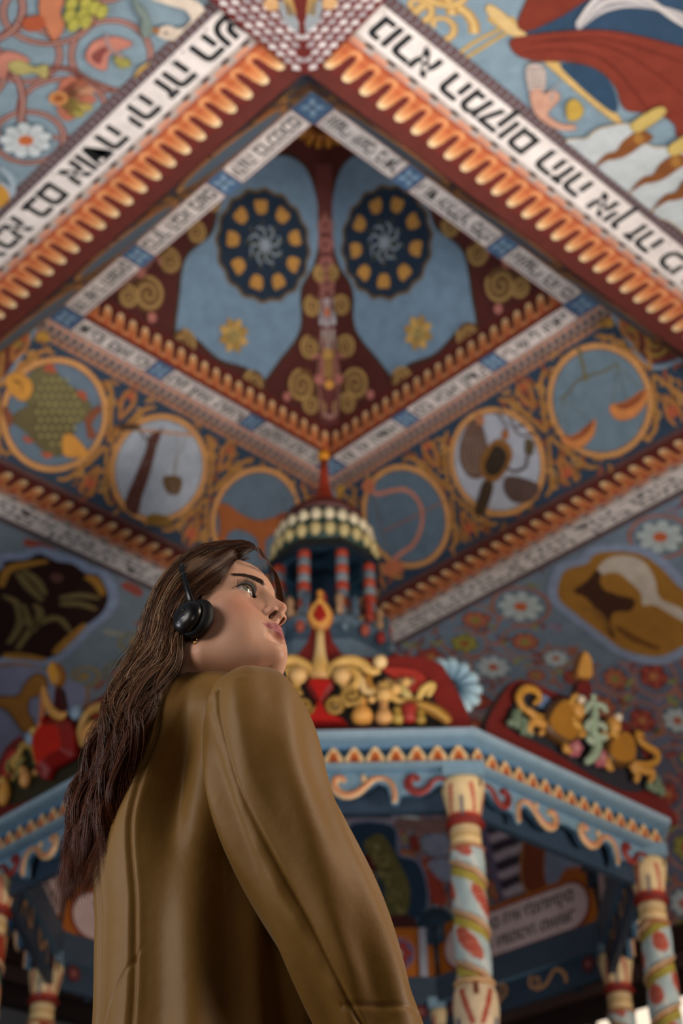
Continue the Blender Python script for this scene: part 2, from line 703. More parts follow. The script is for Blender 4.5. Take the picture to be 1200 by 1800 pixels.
def fingers(P, v0, v1, umax, pitch=0.138, inward=-1, back='8f3016', n=None):
    """row of rounded tongues; roots at v0, tips at v1"""
    cnt = int(2 * umax / pitch)
    st = -cnt * pitch / 2
    z0 = P.z
    for i in range(cnt):
        u = st + (i + .5) * pitch
        w = pitch * 0.31
        L = v1 - v0
        P.z = z0
        # orange ground that fades to red paint at the root of each tongue
        P.poly([(u - pitch / 2, v0), (u + pitch / 2, v0), (u + pitch / 2, v0 + L * .34), (u - pitch / 2, v0 + L * .34)],
               ['9c3818', '9c3818', 'd8783a', 'd8783a'], True)
        P.z = z0 + 1
        # the dark slot between two tongues with its pale rim
        s = u + pitch / 2
        k = 9
        rim = [(s - pitch * .27 * math.cos(PI * q / k), v0 + L * (.34 - .20 * math.sin(PI * q / k))) for q in range(k + 1)]
        P.ribbon([(rim[0][0], v0 + L * .6)] + rim + [(rim[-1][0], v0 + L * .6)], pitch * .17, 'dd965c')
        P.z = z0 + 2
        slot = [(s - pitch * .17 * math.cos(PI * q / k), v0 + L * (.40 - .14 * math.sin(PI * q / k))) for q in range(k + 1)]
        P.poly(slot + [(s + pitch * .30, v0 + L * 1.02), (s - pitch * .30, v0 + L * 1.02)], back, True)
        P.z = z0 + 3
        rows = [(v0 + L * .26, w * .85, 'c05a26'), (v0 + L * .45, w * .80, 'cf7436'), (v0 + L * .65, w, 'dc9556'), (v0 + L * .84, w * .80, 'e4b078')]
        for (va, wa, ca), (vb, wb, cb) in zip(rows, rows[1:]):
            P.poly([(u - wa, va), (u + wa, va), (u + wb, vb), (u - wb, vb)], [ca, ca, cb, cb], True)
        va, wa = rows[-1][0], rows[-1][1]
        tip = [(u + wa * math.cos(PI * q / 8), va + (v1 - va) * math.sin(PI * q / 8)) for q in range(9)]
        P.poly(tip, ['e4b078'] + ['eed0a0'] * 7 + ['e4b078'], True)
        P.z = z0 + 4
        P.poly([(u - w * .22, v0 + L * .30), (u + w * .22, v0 + L * .30), (u + w * .3, v0 + L * .72), (u - w * .3, v0 + L * .72)], ['b04a1c', 'b04a1c', 'd8884a', 'd8884a'], True)
    P.z = z0 + 5


def dentils(P, v0, v1, umax, c0='d98a62', c1='2a1a1c', pitch=0.085, base='b4a49c', dash=.62):
    P.rect(-umax, v0, umax, v1, base)
    P.up()
    n = int(2 * umax / pitch)
    h = v1 - v0
    for i in range(n):
        u = -n * pitch / 2 + i * pitch
        P.poly([(u, v0 + h * .12), (u + pitch * dash, v0 + h * .12), (u + pitch * dash, v0 + h * .5), (u, v0 + h * .5)], c0, True)
        P.poly([(u + pitch * .5, v0 + h * .55), (u + pitch * .85, v0 + h * .55), (u + pitch * .85, v0 + h * .92), (u + pitch * .5, v0 + h * .92)], c1, True)
    P.up()


for i, (a, where) in enumerate(SIDES):
    m, t = frame(a)
    # twisted rope strip outside the lettering
    P = soffit(a, SA, SA + 0.075, HA, '4e4248')
    n = int(2 * (SA + .07) / 0.026)
    for k in range(n):
        u = -SA - .07 + k * 0.026
        P.poly([(u, SA + .008), (u + .013, SA + .008), (u + .030, SA + .037), (u + .013, SA + .067), (u, SA + .067), (u + .016, SA + .037)], ['8a7c82', '6f4c46'][k % 2])
    P.build('rope_border', parent=ceiling)
    # white lettered band
    P = soffit(a, SB, SA, HA - 0.004, 'ded4d0')
    P.rect(-SA, SB + .006, SA, SA - .006, WHITE)
    P.up()
    s = HEB[i][::-1]
    if a in (-45, 225):
        P.text(s, -2.42, SA - 0.042, 0.24, '17191c', sx=4.8 / (font_tris(s, 0.03)[2] * 0.24), flipu=True, flipv=True, bold=0.03)
    else:
        for q, s2 in enumerate((s, HEB[(i + 1) % 4][::-1])):
            P.text(s2, -2.42, SA - 0.03 - .095 * q, 0.115, '747074', sx=4.8 / (font_tris(s2, 0.012)[2] * 0.115), flipu=True, flipv=True, bold=0.012)
    P.up()
    for q in range(46):
        u = -2.3 + 4.6 * q / 46 + rng.uniform(-.03, .03)
        if rng.random() < .45:
            P.disc((u, SA - .028), 0.007, '2a2a2c', 8)
    P.build('lettered_band', parent=ceiling)
    P = soffit(a, SC_, SB, HA, 'b4a49c')
    dentils(P, SC_, SB, SB, pitch=.17)
    P.build('dentil_border', parent=ceiling)
    P = soffit(a, SE if a in (45, 135) else SEN, SC_, HA + .002, '5e241c')
    fingers(P, SC_, ST, SC_, back='6a2018')
    P.build('scalloped_border', parent=ceiling)

# ---- zodiac frieze -----------------------------------------------------------
FRZ = {}
for a, where in SIDES:
    near_ = a in (-45, 225)
    P = incline(a, SEN if near_ else SE, HA + .002, SH, HH, '2b3f54', ext=.1 if near_ else 0)
    FRZ[a] = P
    P.rect(-2.2, 0, 2.2, P.L, '283e54')
    P.up()
    # blue and orange edging above, small dentils under the inner lettering
    dentils(P, P.L - .085, P.L - .0, 2, '2b3442', 'c87c5a', 0.07, 'a98c80')
    dentils(P, P.L - .15, P.L - .085, 2, 'b7744e', '202c40', 0.07, '8a6a58')
    P.rect(-2.2, .0, 2.2, .035, '5b3a36')
    # dark red corner fields framed in grey blue, with an olive scroll
    for sg in (-1, 1):
        P.up()
        P.poly([(sg * 1.53, 1.0), (sg * 1.56, .55), (sg * 1.78, .48), (sg * 2.2, .5), (sg * 2.2, 1.2), (sg * 1.5, 1.2)], '6e2a1c')
        P.up()
        P.stroke([(sg * 1.50, 1.02), (sg * 1.55, .56), (sg * 1.78, .46), (sg * 2.0, .46)], .032, '7d93a6')
        P.up()
        P.spiral((sg * 1.70, .66), .10, 1.6, 0, .03, 'a98a30', sg)
        P.blob([(sg * 1.58, .80), (sg * 1.62, .9), (sg * 1.56, .99), (sg * 1.54, .88)], 'a98a30')
        P.blob([(sg * 1.36, .98), (sg * 1.46, .93), (sg * 1.47, .98), (sg * 1.42, 1.02)], 'bb8a24')
    # gold scrollwork between the medallions
    P.up()
    for q in range(520):
        c = (rng.uniform(-1.95, 1.95), rng.uniform(.05, .96))
        if min(math.hypot(c[0] - cm, c[1] - .505) for cm in {45: (-1.08, -.055, .95), 135: (1.07, .08, -.93)}.get(a, (-1.07, 0, 1.07))) < .44 or abs(c[0]) > SE - .6 * c[1] - .1 or abs(c[0]) > 1.55 and c[1] > .45:
            continue
        t = rng.uniform(0, 6.28)
        P.stroke([c, (c[0] + .04 * math.cos(t), c[1] + .04 * math.sin(t)), (c[0] + .075 * math.cos(t + .7), c[1] + .075 * math.sin(t + .7))], .026, ['a8702c', '8f5c24', 'b8803a', '9a4c28'][q % 4], n=3, taper=True)
    for c0 in {45: (-1.56, -.565, .45, 1.5), 135: (-1.45, -.425, .575, 1.56)}.get(a, (-1.6, -.53, .53, 1.6)):
        P.up()
        for sg in (-1, 1):
            P.stroke([(c0, .47), (c0 + sg * .10, .27), (c0 + sg * .18, .12), (c0 + sg * .26, .08)], .038, 'b07830', taper=True)
            P.stroke([(c0, .50), (c0 + sg * .09, .72), (c0 + sg * .16, .86), (c0 + sg * .24, .92)], .038, 'b07830', taper=True)
            P.stroke([(c0, .30), (c0 + sg * .05, .16), (c0 + sg * .03, .06)], .035, 'b0702e', taper=True)
            P.stroke([(c0, .70), (c0 + sg * .05, .86), (c0 + sg * .02, .95)], .035, 'b0702e', taper=True)
            P.spiral((c0 + sg * .13, .20), .045, 1.3, 1, .016, 'd8a050', sg)
            P.spiral((c0 + sg * .12, .80), .045, 1.3, 1, .016, 'd8a050', -sg)
        P.up()
        P.disc((c0, .16), .045, 'b5522c', 12)
        P.disc((c0, .90), .03, 'b5522c', 12)
    P.mb_obj = P.build('zodiac_frieze', parent=ceiling)


def medallion(a, cu, field, label, draw):
    F = FRZ[a]
    P = Paint(F.P(cu, .505, 12), F.U, F.V, F.N)
    P.F = F
    n = 56
    out = [P.P(.435 * math.cos(2 * PI * k / n), .435 * math.sin(2 * PI * k / n), 0) - P.N * .004 for k in range(n)]
    P.mb.slab(out, P.N, .012, 'a8672c')
    P.z = 4
    P.disc((0, 0), .385, field, 56)
    P.up()
    P.ring((0, 0), .41, .046, 'c98a44', 64)
    P.up()
    for k in range(52):
        t = 2 * PI * k / 52
        P.disc((.41 * math.cos(t), .41 * math.sin(t)), .013, 'e6ae6a', 7)
    P.ring((0, 0), .387, .007, '6a3a1c', 64)
    P.up()
    if draw:
        draw(P)
    return tag(P.build('zodiac_medallion', parent=F.mb_obj), label)


def pxpoly(P, pts, col, n=4, outline=None, w=0.008):
    P.blob(P.px(pts), col, n, outline, w)
    P.up()


def pxstroke(P, pts, w, col, taper=False):
    P.stroke(P.px(pts), w, col, taper=taper)
    P.up()


def d_fish(P):
    pxpoly(P, [(55, 655), (88, 645), (118, 675), (148, 695), (160, 722), (135, 745), (108, 742), (62, 722), (42, 698)], '6f6640', outline='3e3a20')
    pxpoly(P, [(20, 735), (60, 712), (112, 735), (130, 762), (108, 800), (75, 792), (48, 762)], '665c38', outline='3e3a20')
    for x, y in [(65 + 13 * i + (j % 2) * 6, 668 + 14 * j) for i in range(7) for j in range(9)]:
        if (x - 95) ** 2 / 3000 + (y - 722) ** 2 / 3600 < 1:
            P.disc(P.px1(x, y), .014, 'a39a58', 7)
    P.up()
    pxpoly(P, [(8, 665), (28, 655), (52, 668), (55, 690), (40, 705), (18, 690)], 'cf8e22', outline='7a4a10')
    pxpoly(P, [(110, 768), (128, 765), (155, 798), (140, 803), (112, 800)], 'd79226', outline='7a4a10')
    pxstroke(P, [(22, 668), (36, 674), (38, 690)], .012, '8a5a14')
    for pts in ([(75, 650), (88, 638), (98, 655)], [(132, 690), (148, 688), (150, 705)], [(70, 795), (82, 806), (92, 798)], [(40, 765), (45, 778), (58, 775)]):
        pxpoly(P, pts, 'b3502a')
    pxpoly(P, [(148, 735), (170, 712), (176, 722), (160, 745), (168, 765), (155, 772), (150, 750)], '8a4a2a')
    pxpoly(P, [(22, 735), (8, 712), (3, 722), (10, 745), (14, 752)], '8a4a2a')
    P.disc(P.px1(30, 672), .012, '2a2010', 9)


def d_well(P):
    pxstroke(P, [(208, 752), (260, 757), (345, 765)], .022, 'c08a5c')
    pxpoly(P, [(210, 745), (246, 746), (240, 755), (212, 757)], '4e3420')
    pxstroke(P, [(240, 750), (262, 775), (285, 752)], .016, '5b3a34')
    pxpoly(P, [(262, 765), (282, 760), (275, 785), (262, 835), (250, 870), (240, 905), (218, 888), (236, 838), (255, 792)], '5a3228')
    pxstroke(P, [(328, 768), (312, 800), (305, 838)], .008, '8a7a6a')
    pxstroke(P, [(312, 766), (308, 800), (303, 838)], .006, '8a7a6a')
    pxpoly(P, [(286, 838), (318, 840), (313, 868), (293, 866)], '6b5030')
    pxpoly(P, [(262, 904), (285, 905), (302, 916), (295, 926), (258, 920)], '8a6418')
    for k in range(46):
        P.disc((rng.uniform(-.3, .3), rng.uniform(-.3, .3)), .006, '9aa6b4', 6)


def d_deer(P):
    pxpoly(P, [(383, 890), (398, 886), (425, 905), (455, 915), (490, 908), (500, 920), (480, 938), (466, 950), (464, 978), (456, 978), (450, 946), (420, 930), (400, 938), (392, 965), (383, 962), (386, 925)], 'a4561a', outline='4a2408')
    pxpoly(P, [(486, 905), (512, 900), (520, 915), (500, 928)], '8a4420')
    for q in ([(500, 905), (497, 880), (486, 862)], [(508, 902), (515, 875), (526, 856)], [(498, 885), (508, 872)], [(514, 878), (524, 874)]):
        pxstroke(P, q, .010, '56616e')
    P.stroke(P.px([(378, 975), (440, 992), (500, 1000)]), .05, '60707e')


def d_bow(P):
    pxstroke(P, [(645, 850), (662, 868), (690, 862), (716, 862), (738, 885), (742, 920), (728, 955), (706, 972), (692, 985), (690, 1002)], .035, 'c47a5e')
    pxstroke(P, [(655, 868), (672, 930), (690, 990)], .007, '7a5646')
    pxstroke(P, [(676, 933), (720, 912), (783, 880)], .012, '9a5e44')
    pxpoly(P, [(676, 990), (700, 985), (712, 1000), (690, 1012), (672, 1006)], 'c06a40')
    pxpoly(P, [(636, 855), (648, 842), (660, 852), (650, 868)], 'c06a40')


def d_virgo(P):
    pxpoly(P, [(825, 745), (842, 738), (852, 762), (858, 800), (846, 838), (822, 835), (808, 805), (812, 770)], '6b5044', outline='3a2a22')
    for k in range(6):
        pxstroke(P, [(818 + 6 * k, 765), (814 + 7 * k, 800), (824 + 4 * k, 832)], .006, '9a8674')
    pxpoly(P, [(872, 772), (893, 778), (902, 800), (888, 832), (866, 848), (846, 832), (848, 800)], '8a5a1e')
    pxpoly(P, [(872, 782), (888, 790), (892, 806), (880, 830), (862, 836), (852, 820), (862, 795)], '33281c')
    pxpoly(P, [(852, 845), (868, 850), (862, 880), (850, 905), (835, 902), (842, 870)], '453424')
    pxpoly(P, [(892, 838), (925, 842), (948, 855), (935, 878), (905, 882), (888, 862)], '5c4640', outline='3a2a26')
    pxpoly(P, [(926, 770), (940, 778), (936, 800), (924, 795)], '5a4a30')
    pxstroke(P, [(928, 800), (925, 820), (905, 828), (890, 820)], .022, '4a362a')
    pxpoly(P, [(838, 728), (850, 730), (852, 745), (840, 745)], 'b06e44')
    pxpoly(P, [(886, 755), (896, 758), (893, 772), (883, 770)], 'a0602c')
    for q in ([(872, 722), (890, 745), (892, 758)], [(898, 730), (905, 750), (925, 745)], [(905, 752), (918, 765), (948, 760)], [(880, 715), (888, 728)]):
        pxstroke(P, q, .016, '6a5a52')


def d_scales(P):
    pxstroke(P, [(1017, 612), (1024, 640), (1030, 665)], .030, '716c50')
    pxstroke(P, [(984, 702), (1000, 690), (1012, 672), (1032, 662), (1062, 652), (1088, 638)], .018, '6f6a4a')
    for a_, b_ in (((990, 702), (974, 768)), ((990, 702), (1000, 765)), ((990, 702), (1042, 742)), ((1086, 642), (1076, 712)), ((1086, 642), (1102, 705)), ((1086, 642), (1134, 690))):
        P.stroke(P.px([a_, b_]), .006, '6e705e')
    P.up()
    for pts, inner in (([(986, 768), (1010, 765), (1040, 742), (1047, 738), (1043, 765), (1022, 786), (1000, 786)], [(990, 768), (1012, 766), (1043, 740), (1036, 758), (1012, 774)]),
                       ([(1074, 712), (1100, 706), (1135, 684), (1136, 706), (1116, 732), (1090, 738), (1076, 728)], [(1080, 712), (1102, 707), (1134, 686), (1126, 704), (1100, 720)])):
        pxpoly(P, pts, 'd8853a', outline='8a4a1c')
        pxpoly(P, inner, '96481c')
    P.disc(P.px1(1030, 664), .022, '7a6a3a', 10)


medallion(135, 1.07, '64798c', 'round medallion with two scaly fish on a blue ground', d_fish)
medallion(135, .08, 'aab4c2', 'round medallion with a dark fork and a hanging bucket on a pale ground', d_well)
medallion(135, -.93, '5e7386', 'round medallion with an orange deer', d_deer)
medallion(45, .95, '5d7284', 'round medallion with a drawn bow', d_bow)
medallion(45, -.055, 'b0b6c4', 'round medallion with a brown winged creature', d_virgo)
medallion(45, -1.08, '6d8494', 'round medallion with a pair of scales', d_scales)
for a in (-45, 225):
    for cu in (-1.07, 0, 1.07):
        medallion(a, cu, '64798c', None, None)

# ---- inner lettered frame ----------------------------------------------------
for i, (a, where) in enumerate(SIDES):
    P = soffit(a, SG, SH, HH, '6c2a24')
    w = .345
    for k, c0 in enumerate((-.9, 0, .9)):
        hw = .345
        u0, u1 = (c0 - hw, c0 + hw) if k == 1 else ((-1.24, -.56) if k == 0 else (.56, 1.24))
        if k == 1:
            u0, u1 = -.385, .385
        P.rect(u0, SG + .008, u1, SH - .008, WHITE)
    for u0, u1 in ((-.55, -.395), (.395, .55), (-1.46, -1.25), (1.25, 1.46)):
        P.rect(u0, SG, u1, SH, '4c6f96')
    P.up()
    words = HEB[(i + 2) % 4].split()
    for k, (u0, u1) in enumerate(((-1.22, -.58), (-.37, .37), (.58, 1.22))):
        s = ' '.join(words[k * 3:k * 3 + 3])[::-1]
        P.text(s, u0, SH - .04, .15, '23262a', sx=(u1 - u0) / (font_tris(s, .025)[2] * .15), flipu=True, flipv=True, bold=.025)
        P.rect(u0, SG + .025, u1 - .05, SG + .034, '4a4c50')
    for c0 in (-.4725, .4725, -1.35, 1.35):
        for k in range(4):
            t = PI / 4 + k * PI / 2
            P.disc((c0 + .04 * math.cos(t), 1.352 + .04 * math.sin(t)), .036, '8fb0cc', 10, .5, t)
    P.up()
    for c0 in (-.4725, .4725, -1.35, 1.35):
        P.disc((c0, 1.352), .018, '2c4766', 10)
    P.build('inner_lettered_band', parent=ceiling)
    # upright tongue frieze and the steep inner vault
    P = incline(a, SG, HH, SG - .02, HH + .27, '6a2216')
    z = P.z
    fingers(P, .03, .225, 1.25, pitch=.118, back='5a1a14')
    P.build('tongue_border', parent=ceiling)

# ---- inner vault -------------------------------------------------------------
HV = HH + .27
SV = SG - .02
L_ = 2.15
for a, where in SIDES:
    P = incline(a, SV, HV, SV - L_ * .5, HV + L_ * .866, '4e1c18')
    P.up()
    # blue lobed shield
    P.blob([(0, .05), (-.28, .10), (-.42, .02), (-.52, .30), (-.60, .62), (-.47, .92), (-.50, 1.18), (-.42, 1.50), (-.2, 1.78), (0, 1.86),
            (.2, 1.78), (.42, 1.50), (.50, 1.18), (.47, .92), (.60, .62), (.52, .30), (.42, .02), (.28, .10)], '6f8ba4', outline='3f3020', w=.05)
    P.up(2)
    P.disc((0, 1.07), .46, '6a5228', 64, lob=16, amp=.03)
    P.up()
    P.disc((0, 1.07), .435, '172b40', 64, lob=16, amp=.03)
    P.up()
    for k in range(9):
        t = 2 * PI * (k + .5) / 9
        c = (.31 * math.cos(t), 1.07 + .31 * math.sin(t))
        for d_ in (-.5, 0, .5):
            P.disc((c[0] + .03 * math.cos(t + PI / 2) * d_ * 2, c[1] + .03 * math.sin(t + PI / 2) * d_ * 2), .062, 'b98434', 12, .5, t + d_ * .5)
            P.up()
        P.stroke([(0, 1.07), (.20 * math.cos(t), 1.07 + .20 * math.sin(t))], .012, '5a5a30')
    for k in range(8):
        t = 2 * PI * k / 8
        P.stroke([(.04 * math.cos(t), 1.07 + .04 * math.sin(t)), (.12 * math.cos(t + .3), 1.07 + .12 * math.sin(t + .3)), (.16 * math.cos(t - .2), 1.07 + .16 * math.sin(t - .2))], .018, '8a97a6')
    P.up()
    P.disc((0, 1.07), .05, '8a97a6', 14)
    # gold leaf knot low on the shield
    kc = [P.px1(738, 585)] if a == 45 else [P.px1(408, 590)] if a == 135 else [(.28, .34)]
    for c0 in kc:
        for q in range(8):
            t = 2 * PI * q / 8
            P.disc((c0[0] + .085 * math.cos(t), c0[1] + .085 * math.sin(t)), .06, 'a9843c' if q % 2 else 'c29a4c', 10, .6, t)
        P.up()
        P.disc(c0, .06, '7c7448', 12)
        P.up()
        P.spiral(c0, .055, 1.5, 0, .016, 'd0aa5c')
    P.up()
    # gold snail scrolls and mauve stems on the dark red ground
    for sg in (-1, 1):
        for (cu, cv, r) in ((.80, .20, .14), (.74, .52, .10), (.95, .10, .09), (.62, .84, .09), (.58, 1.12, .07), (.36, .0, .11)):
            P.disc((sg * cu, cv), r, '6a4a24', 18)
            P.up()
            P.spiral((sg * cu, cv), r * .9, 2.0, 1, .03, 'a8854a', sg)
        P.stroke([(sg * 1.1, .05), (sg * .9, .38), (sg * .84, .70), (sg * .68, .98), (sg * .6, 1.3)], .03, '8a5a50')
        P.stroke([(sg * .98, .3), (sg * .88, .5), (sg * .8, .45)], .03, 'a2625a')
        P.up()
        P.disc((sg * .93, .32), .045, 'b26a60', 10)
        P.disc((sg * .70, .05), .04, 'b26a60', 10)
    P.build('inner_vault_panel', parent=ceiling)

# ornament strip masking each inner corner: mauve stems, pale star flower, gold cup
for ang, near in ((90, False), (0, True), (180, True), (-90, True)):
    A = math.radians(ang)
    r2 = math.sqrt(2)
    p0 = Vector((math.cos(A) * SV * r2, math.sin(A) * SV * r2, HV))
    p1 = Vector((math.cos(A) * (SV - L_ * .5) * r2, math.sin(A) * (SV - L_ * .5) * r2, HV + L_ * .866))
    ax = (p1 - p0)
    ln = ax.length
    V = bdir(ax.x, ax.y, ax.z).normalized()
    U = bdir(-math.sin(A), math.cos(A), 0)
    N = -(U.cross(V))
    if N.dot(bdir(math.cos(A), math.sin(A))) > 0:
        N = -N
    P = Paint(bw(*p0) + N * .05, U, V, N)
    out = [P.P(u, v, 0) - N * .03 for u, v in ((-.28, .05), (.28, .05), (.30, .5), (.14, .8), (.12, ln - .2), (-.12, ln - .2), (-.14, .8), (-.30, .5))]
    P.mb.slab(out, N, .06, '5a1d18')
    P.up()
    for sg in (-1, 1):
        P.stroke([(0, .1), (sg * .12, .2), (sg * .20, .34), (sg * .10, .48), (sg * .05, .38)], .028, 'a0746a')
        P.stroke([(sg * .03, .66), (sg * .10, .95), (sg * .04, 1.2), (sg * .08, 1.5), (0, 1.8)], .022, '8a5248')
        P.spiral((sg * .10, .18), .07, 1.5, 1, .018, 'a8854a', sg)
        P.spiral((sg * .22, .42), .08, 1.5, 1, .018, 'a8854a', -sg)
    P.up()
    P.poly([(-.13, .58), (.13, .58), (.16, .68), (-.16, .68)], 'b08434', True)
    P.blob([(-.12, .58), (.12, .58), (.07, .46), (0, .43), (-.07, .46)], '8a6428')
    P.disc((0, .38), .04, 'c88a24', 10)
    for k in range(5):
        P.stroke([((k - 2) * .03, .68), ((k - 2) * .045, .84)], .022, '9a948e')
    P.up()
    P.flower((0, .98), .12, 12, 'a9a6ae', 'b8602c')
    for k in range(4):
        P.flower((0, 1.22 + .16 * k), .07, 6, '8d5148', '5a2a20')
    P.build('corner_ornament', parent=ceiling)
# hanging gilded boss at the top of the vault
mb = MB()
tip = bw(0, 0, HV + L_ * .866 + .02)
mb.lathe(tip - Vector((0, 0, .12)), [(.02, .0), (.10, .02), (.16, .06), (.25, .12)], '5a2a14', 24)
for ringn, (rr, zz, L0) in enumerate(((.12, -.10, .2), (.22, -.03, .22), (.33, .03, .22))):
    for k in range(14 + ringn * 4):
        t = 2 * PI * k / (14 + ringn * 4)
        d = bdir(math.cos(t), math.sin(t))
        b = tip + d * rr + Vector((0, 0, zz))
        mb.tube([b - d * .05 + Vector((0, 0, .02)), b + d * .03, b + d * .08 + Vector((0, 0, -.03)), b + d * .11 + Vector((0, 0, .0))], [.02, .035, .03, .008], ['7a3a18', 'b8742c', 'd09040', 'c88838'], 8)
mb.build('gilded_boss', WOODMAT, ceiling)
mb = MB()
mb.slab([bw(x * .5, y * .5, HV + L_ * .866 + .12) for x, y in ((1, 0), (0, 1), (-1, 0), (0, -1))], (0, 0, 1), .03, '40180f')
mb.build('vault_cap', WOODMAT, ceiling)
# pink scroll over the near inner corner
P = incline(-45, SV, HV, SV - .6, HV + 1.04, '4e1c18')

# ---- outer vault -------------------------------------------------------------
FAC = [(12, 1.3), (35, 1.0), (65, 1.38)]
OUT = {}
for a, where in SIDES:
    s, h = SA + .075, HA - .0
    for j, (th, L0) in enumerate(FAC):
        t = math.radians(th)
        s1, h1 = s + L0 * math.cos(t), h - L0 * math.sin(t)
        if a in (-45, 225) and j == 2:
            s, h = s1, h1
            continue
        P = incline(a, s, h, s1, h1, '7fa0b8', .04)
        OUT[(a, j)] = P
        s, h = s1, h1


def vine_field(P, spots, pal, rr=.17):
    flowers = pal
    for n, (cu, cv) in enumerate(spots):
        r = rr * rng.uniform(.8, 1.15)
        a0 = rng.uniform(0, 6.28)
        P.z = 3
        P.ring((cu, cv), r, .030, '8a4a40', 30, 1, a0, a0 + 5.3)
        P.z = 4
        P.ring((cu, cv), r, .012, 'c79a8c', 30, 1, a0, a0 + 5.3)
        P.z = 5
        k = rng.integers(0, 4)
        if k == 0:
            P.flower((cu, cv), r * .75, 8, 'c9d6da', 'c4602c', oc='6f8a94')
        elif k == 1:
            P.flower((cu, cv), r * .62, 5, 'b04a3a', 'd08a4a', oc='6a2420')
        elif k == 2:
            P.flower((cu, cv), r * .6, 6, 'a8a046', 'b0502c', oc='5a5a28')
        else:
            P.flower((cu, cv), r * .6, 7, 'c07050', '8a9a40', oc='6a2a20')
        P.z = 5
        for q in range(3):
            t = a0 + q * 2.1
            P.stroke([(cu + r * math.cos(t), cv + r * math.sin(t)), (cu + r * 1.3 * math.cos(t + .25), cv + r * 1.3 * math.sin(t + .25)), (cu + r * 1.55 * math.cos(t + .1), cv + r * 1.55 * math.sin(t + .1))], .035, ['9aa050', 'b86a48', '8a4a48'][q], taper=True)


def scatter(P, r, avoid, umin, umax, vmin, vmax, tries=900):
    pts = []
    for _ in range(tries):
        c = (rng.uniform(umin, umax), rng.uniform(vmin, vmax))
        if abs(c[0]) > P.s0 + P.k * c[1] - r * .4:
            continue
        if any((c[0] - q[0]) ** 2 + (c[1] - q[1]) ** 2 < (r * 1.75) ** 2 for q in pts):
            continue
        if any((c[0] - q[0]) ** 2 + (c[1] - q[1]) ** 2 < (r + q[2]) ** 2 for q in avoid):
            continue
        pts.append(c)
    return pts


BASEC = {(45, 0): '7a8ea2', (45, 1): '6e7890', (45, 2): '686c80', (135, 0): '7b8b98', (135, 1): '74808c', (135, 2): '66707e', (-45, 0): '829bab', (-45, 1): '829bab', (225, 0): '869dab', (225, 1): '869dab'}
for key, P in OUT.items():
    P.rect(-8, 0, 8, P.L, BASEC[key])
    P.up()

# far right: vines, star flowers and the lobed cartouche of the pale unicorn
LION = [(985, 1015), (1000, 998), (1030, 990), (1048, 972), (1090, 968), (1130, 975), (1165, 1000), (1200, 1035), (1250, 1045), (1290, 1080), (1270, 1130), (1215, 1130), (1170, 1150), (1140, 1152), (1095, 1140), (1060, 1115), (1015, 1080), (982, 1050)]
for j in (0, 1, 2):
    P = OUT[(45, j)]
    c0 = P.px1(1110, 1060)
    av = [(c0[0], c0[1], .72 if j == 0 else .42 if j == 1 else 0)] + [(*P.px1(1160, 943), .24), (*P.px1(915, 1065), .24)]
    sp = scatter(P, .17, av, -2.6, 4.6, .05, P.L + .05, 1600)
    vine_field(P, sp, None, .18)
    for q in range(420):
        P.z = 3
        c = (rng.uniform(-2.4, 4.4), rng.uniform(0, P.L))
        if any(math.hypot(c[0] - w_[0], c[1] - w_[1]) < w_[2] for w_ in av):
            continue
        t = rng.uniform(0, 6.28)
        P.stroke([c, (c[0] + .06 * math.cos(t), c[1] + .06 * math.sin(t)), (c[0] + .11 * math.cos(t + .6), c[1] + .11 * math.sin(t + .6))], .035, ['8a4a48', '9a7f92', '7c5a6c', '8f9350', 'a8604a'][q % 5], n=3, taper=True)
    P.z = 8
    if j == 0:
        for (x, y) in ((1160, 943), (915, 1065)):
            c = P.px1(x, y)
            P.ring(c, .24, .03, 'b0705c', 40, 1, .5, 6)
            P.flower(c, .19, 8, 'c4d2d4', 'd0642c', oc='7a929c')
    P.z = 12
    if j < 2:
        P.blob(P.px(LION), 'b07a22', 5, outline='94a6c6', w=.17)
        P.up()
        P.blob(P.px([(1040, 1020), (1060, 985), (1095, 975), (1130, 985), (1150, 1015), (1160, 1050), (1200, 1070), (1220, 1100), (1190, 1085), (1150, 1062), (1130, 1062), (1125, 1040), (1105, 1020), (1085, 1005), (1060, 1008)]), 'd9cfc0')
        P.up()
        P.blob(P.px([(1008, 1038), (1030, 1020), (1050, 1000), (1062, 1020), (1080, 1042), (1115, 1052), (1108, 1072), (1080, 1075), (1072, 1095), (1082, 1120), (1070, 1112), (1050, 1075), (1030, 1050)]), '4e3020')
        P.up()
        P.blob(P.px([(1056, 1012), (1078, 1008), (1100, 1018), (1098, 1036), (1075, 1040), (1058, 1030)]), 'b47c24')
        P.stroke(P.px([(1022, 1070), (1045, 1072), (1062, 1092), (1068, 1110)]), .06, '9a6a28', taper=True)
        P.stroke(P.px([(1085, 1100), (1100, 1112), (1130, 1128), (1160, 1140)]), .08, '80521c', taper=True)

